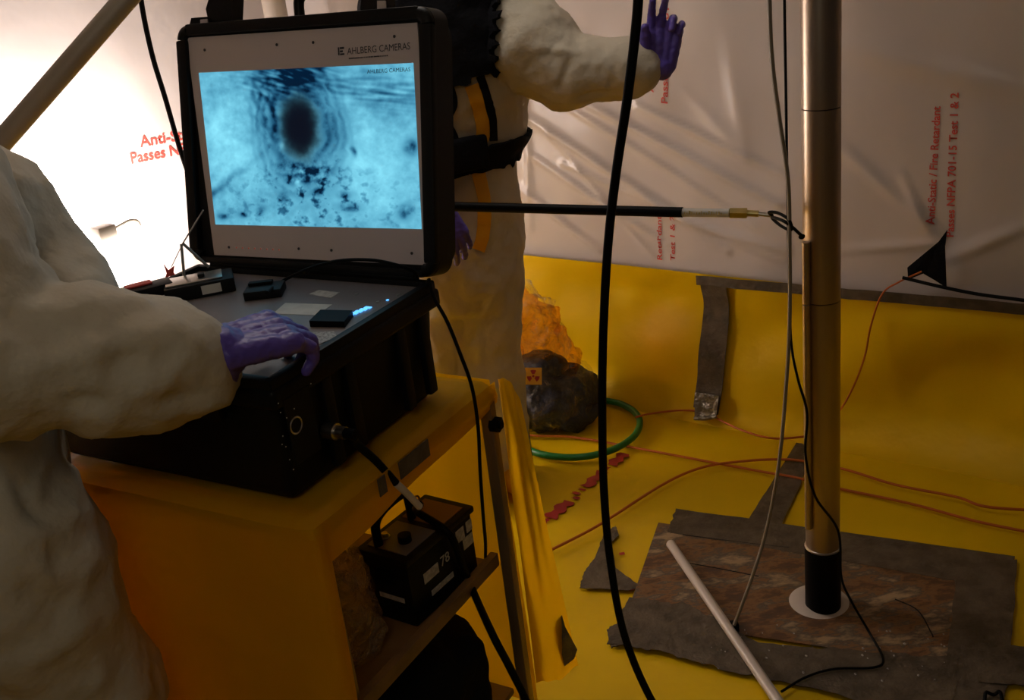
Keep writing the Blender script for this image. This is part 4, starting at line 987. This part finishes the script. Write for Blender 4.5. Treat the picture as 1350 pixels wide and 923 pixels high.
# ------------------------------------------------------------------ heads
def head(parent, c, face, suit):
    """hooded head with a face; c = centre, face = direction it looks"""
    f = V(face); f.z = 0; f.normalize(); s = V((-f.y, f.x, 0)); fr = frame(s, f, PN, c); fr3 = fr.to_3x3().to_4x4()
    g = [sphere(c, 0.1, 24, 18, (0.78, 0.95, 1.15), fr3), sphere(c+f*0.025-V((0, 0, .055)), 0.07, 20, 14, (0.8, 0.85, 0.9), fr3)]
    g += chain([(fr @ V((0, 0.094, 0.025)), 0.010), (fr @ V((0, 0.112, -0.018)), 0.013)])                       # nose
    for k in (-1, 1): g.append(sphere(fr @ V((k*0.080, 0.0, -0.005)), 0.022, 12, 8, (0.35, 0.7, 1.2), fr3))      # ears
    g += chain([(c+V((0, 0, -.08)), 0.055), (c+V((0, 0, -.16))-f*0.02, 0.058)])
    g.append(sphere(fr @ V((0, 0.078, -0.052)), 0.018, 12, 8, (1.4, 0.7, 0.4), fr3))
    h = put('head', fuse('head', g, 0.006, 4), M['skin'], parent, sharp=180)
    for k in (-1, 1):
        put('eye', sphere(fr @ V((k*0.030, 0.083, 0.012)), 0.011, 14, 10), M['label'], h)
    put('mouth', sphere(fr @ V((0, 0.096, -0.052)), 0.012, 12, 8, (1.6, 0.4, 0.35), fr3), M['brown_panel'], h)
    hg = [sphere(c-f*0.012+V((0, 0, .008)), 0.1, 28, 20, (0.95, 1.06, 1.26), fr3)]+chain([(c+V((0, 0, -.06))-f*0.02, 0.088), (c+V((0, 0, -.17))-f*0.03, 0.10)])
    hm = fuse('hood', hg, 0.008, 4)
    wrinkle(hm, 0.006, 12, 6)
    def pred(p):
        q = fr.inverted() @ p; return not (q.y > 0.045 and (q.x/0.062)**2+((q.z+0.005)/0.088)**2 < 1)
    put('hood', shell_patch(hm, pred, 0.002, 0.003), M['tyvek'], parent, sharp=180)
    bpy.data.meshes.remove(hm)

# ------------------------------------------------------------------ near worker (left)
p1 = thing('person', 'worker in white coverall at left leaning over the monitor case keypad', 'person', (-1.0, 1.42, 0))
f1 = V((0.66, 0.75, 0)).normalized(); s1 = V((f1.y, -f1.x, 0)); yaw1 = math.atan2(s1.y, s1.x)      # s1: to their right hand side
pel = V((-0.915, 1.50, 0.93)); che = pel+f1*0.06-s1*0.04+V((0, 0, 0.40)); sh = che+V((0, 0, 0.10))
G = [loft([(pel+V((0, 0, -0.14)), 0.21, 0.17, yaw1), (pel, 0.215, 0.175, yaw1), (pel.lerp(che, 0.45), 0.205, 0.165, yaw1), (che, 0.225, 0.165, yaw1), (sh, 0.19, 0.12, yaw1), (sh+V((0, 0, .05)), 0.10, 0.085, yaw1)])]
rsh = che+s1*0.19+V((0, 0, 0.06)); lsh = che-s1*0.19+V((0, 0, 0.06))
rel = PY(-15, 470, 1.33); rwr = PY(236, 482, 1.43)
G += chain([(rsh, 0.105), (rsh.lerp(rel, 0.5), 0.108), (rel, 0.100), (rel.lerp(rwr, 0.45), 0.092), (rel.lerp(rwr, 0.85), 0.084), (rwr, 0.070)])
G += chain([(PY(-75, 265, 1.62), 0.105), (PY(-20, 290, 1.62), 0.105), (PY(40, 370, 1.62), 0.094), (PY(105, 428, 1.55), 0.072)])
lel = PY(20, 400, 1.84); lwr = PY(120, 425, 1.90)
G += chain([(lsh, 0.10), (lel, 0.085), (lwr, 0.055)])
foot = {}
for sgn, fx in ((1, 0.02), (-1, 0.0)):
    hip = pel+s1*sgn*0.10+V((0, 0, -0.06)); kn = hip+f1*0.05+s1*sgn*0.02; kn.z = 0.50; an = hip+s1*sgn*0.03-f1*0.02; an.z = 0.10
    G += chain([(hip, 0.155), (kn, 0.125), (an, 0.095)]); foot[sgn] = an
b1 = fuse('coverall', G, 0.0105, 8, 0.6)
wrinkle(b1, 0.020, 4.2, 1, (1, 1, 1.4)); wrinkle(b1, 0.010, 9, 5, (1.2, 1.2, .8))
# long sleeve folds and the loose hip fold seen in the photograph
bv = bvh_of(b1)
def hit(x, y, dflt=None):
    h = bv.ray_cast(CP, ray(x, y).normalized()); return h[0] if h[0] is not None else PY(x, y, 1.4)
crease_lines(b1, [(hit(10, 490), hit(250, 430), .016, .012), (hit(30, 420), hit(200, 400), .014, .009), (hit(60, 530), hit(270, 520), .014, -.012), (hit(200, 520), hit(262, 450), .012, .010), (hit(20, 270), hit(140, 410), .016, .012), (hit(5, 330), hit(120, 350), .014, -.008), (hit(60, 590), hit(50, 680), .01, .008), (hit(95, 585), hit(115, 700), .010, .010), (hit(10, 600), hit(80, 740), .014, -.008)])
put('coverall', b1, M['tyvek'], p1, sharp=180)
gl = PZ(334, 458, 1.112)
hand('glove', rwr+(gl-rwr)*0.12, gl+V((0, 0, 0.012)), (gl-rwr)+V((0.03, 0.07, -0.01)), V((-0.10, -0.40, 1)), M['glove'], p1, side=1, curl=0.55, size=1.22, spread=0.02, curls=[.95, 1.0, 1.0, 1.05], thumb_out=0.35, cuff=(rwr+(gl-rwr).normalized()*0.03, 0.060, 0.036))
hand('glove', lwr, lwr+V((0.06, 0.05, -0.02)), V((0.8, 0.3, -0.2)), V((0, -0.2, 1)), M['glove'], p1, side=1, curl=0.4, size=1.0)
for k, an in foot.items():
    put('boot', fuse('boot', chain([(V((an.x, an.y, .12)), 0.06), (V((an.x, an.y, .05)), 0.05), (V((an.x, an.y, .045))+f1*0.17, 0.043)]), 0.008, 4), M['yellow_cover'], p1, sharp=180)
head(p1, sh+V((0, 0, 0.24))+f1*0.06, f1, b1)

# ------------------------------------------------------------------ far worker, behind the monitor
p2 = thing('person', 'worker in white coverall with black harness and raised gloved hand behind the monitor', 'person', (-0.16, 3.02, 0))
f2 = V((0.42, -0.9, 0)).normalized(); s2 = V((-f2.y, f2.x, 0)); yaw2 = math.atan2(s2.y, s2.x)      # s2: to the picture's right = their left
Y2 = 3.0
def Z2(x, y, Y=Y2): return PY(x, y, Y)
wst = Z2(607, 205); top2 = Z2(612, 0)
hips = Z2(612, 320)
c_ = lambda y, x: Z2(x, y)
G = [loft([(c_(395, 618), 0.165, 0.14, yaw2), (c_(330, 610), 0.185, 0.15, yaw2), (c_(240, 603), 0.178, 0.145, yaw2), (c_(208, 602), 0.165, 0.135, yaw2), (c_(185, 606), 0.195, 0.155, yaw2), (c_(120, 606), 0.20, 0.16, yaw2), (c_(40, 606), 0.205, 0.15, yaw2), (c_(-20, 606), 0.20, 0.135, yaw2), (c_(-60, 606), 0.13, 0.10, yaw2)])]
lsh2 = Z2(672, 5, 2.98)
el2 = Z2(722, 82, 2.88); wr2 = Z2(842, 88, 2.80)
G += chain([(Z2(660, 0, 2.98), 0.105), (lsh2, 0.105), (Z2(700, 60, 2.92), 0.12), (Z2(745, 95, 2.88), 0.098), (Z2(790, 92, 2.85), 0.085), (Z2(828, 90, 2.82), 0.074), (Z2(845, 92, 2.80), 0.055)])
G += chain([(Z2(540, 0, 3.05), 0.10), (Z2(500, 150, 2.98), 0.09), (Z2(560, 280, 2.80), 0.065)])
feet2 = {}
for sgn, xk in ((1, 640), (-1, 588)):
    hip = Z2(xk-(12 if sgn > 0 else -5), 340); an = V((hip.x+0.0, hip.y, 0.09)); kn = hip.lerp(an, 0.5)+f2*0.02
    hx = Z2(636 if sgn > 0 else 588, 470)
    kn = hx; an = V((hx.x+0.01, hx.y+0.0, 0.09))
    G += chain([(hip, 0.125), (kn, 0.118), (an, 0.10)]); feet2[sgn] = an
b2 = fuse('coverall', G, 0.0085, 6, 0.6)
wrinkle(b2, 0.009, 6, 2, (1, 1, 1.2)); wrinkle(b2, 0.005, 14, 8, (1, 1, .8))
bv = bvh_of(b2)
crease_lines(b2, [(hit(690, 95), hit(745, 50), .010, -.014), (hit(735, 120), hit(752, 80), .008, -.012), (hit(700, 60), hit(760, 70), .012, .010), (hit(780, 60), hit(812, 105), .012, .010), (hit(728, 130), hit(820, 122), .010, -.010), (hit(640, 400), hit(600, 500), .010, -.014), (hit(660, 370), hit(620, 440), .012, .010), (hit(590, 320), hit(640, 340), .01, .008), (hit(670, 60), hit(682, 150), .012, .012)])
put('coverall', b2.copy(), M['tyvek'], p2, sharp=180)
bv2 = bvh_of(b2)
put('zip_tape', ribbon_on(bv2, [(622, 112), (634, 150), (637, 175), (628, 200), (632, 235), (638, 262), (638, 285), (636, 310), (630, 330)], 0.040), M['blackyellow'], p2, label='orange tape over the coverall zip')
def vest_pred(p):
    x, y = project(p)
    if p.z < 1.05 or (p-lsh2).dot(s2) > 0.03: return False
    lim = 660 if y < 40 else (660-(y-40)*0.05 if y < 95 else 640-(y-95)*1.5)
    return y < 118+6*math.sin(x*0.3) and x < lim+5*math.sin(y*0.35)
put('harness_vest', shell_patch(b2, vest_pred, 0.004, 0.02), M['blackcloth'], p2, label='black harness vest')
zb = (wst.z)
def belt_pred(p):
    return abs(p.z-zb-0.008-0.06*(p-wst).dot(-s2)*0) < 0.042 and (p-V((wst.x, wst.y, p.z))).length < 0.30
put('belt', shell_patch(b2, belt_pred, 0.004, 0.012), M['blackcloth'], p2)
put('shoulder_strap', ribbon_on(bv2, [(592, 112), (598, 135), (590, 158), (598, 180), (600, 200)], 0.022, 0.006), M['blackcloth'], p2)
put('shoulder_strap', ribbon_on(bv2, [(632, 100), (640, 125), (648, 155), (650, 185)], 0.022, 0.006), M['blackcloth'], p2)
put('belt_pouch', [box((-0.085, -0.02, -0.045), (0.06, 0.035, 0.045), frame(s2, -f2, PN, Z2(615, 203, 2.84)), 0.012, 0, 3)], M['blackcloth'], p2)
# raised gloved hand, fingers upward
hw = Z2(846, 84, 2.80)
hand('glove', hw, Z2(874, 64, 2.79), V((0.16, 0, 1)), V((0.12, 0.95, 0)), M['glove'], p2, side=-1, curl=0.5, size=1.08, curls=[0.35, 0.45, 1.25, 1.35], thumb_out=0.35, splay=[0.06, -0.06, -0.2, -0.35])
hand('glove', Z2(575, 285, 2.76), Z2(590, 295, 2.72), V((0.35, -0.1, -1)), V((0.4, -0.9, 0)), M['glove'], p2, side=-1, curl=0.5, size=1.0)
for k, an in feet2.items():
    put('boot', fuse('boot', chain([(V((an.x, an.y, .12)), 0.06), (V((an.x, an.y, .05)), 0.05), (V((an.x, an.y, .045))+f2*0.17, 0.043)]), 0.008, 4), M['yellow_cover'], p2, sharp=180)
head(p2, c_(-20, 606)+V((0, 0, 0.30))+f2*0.03, f2, b2)
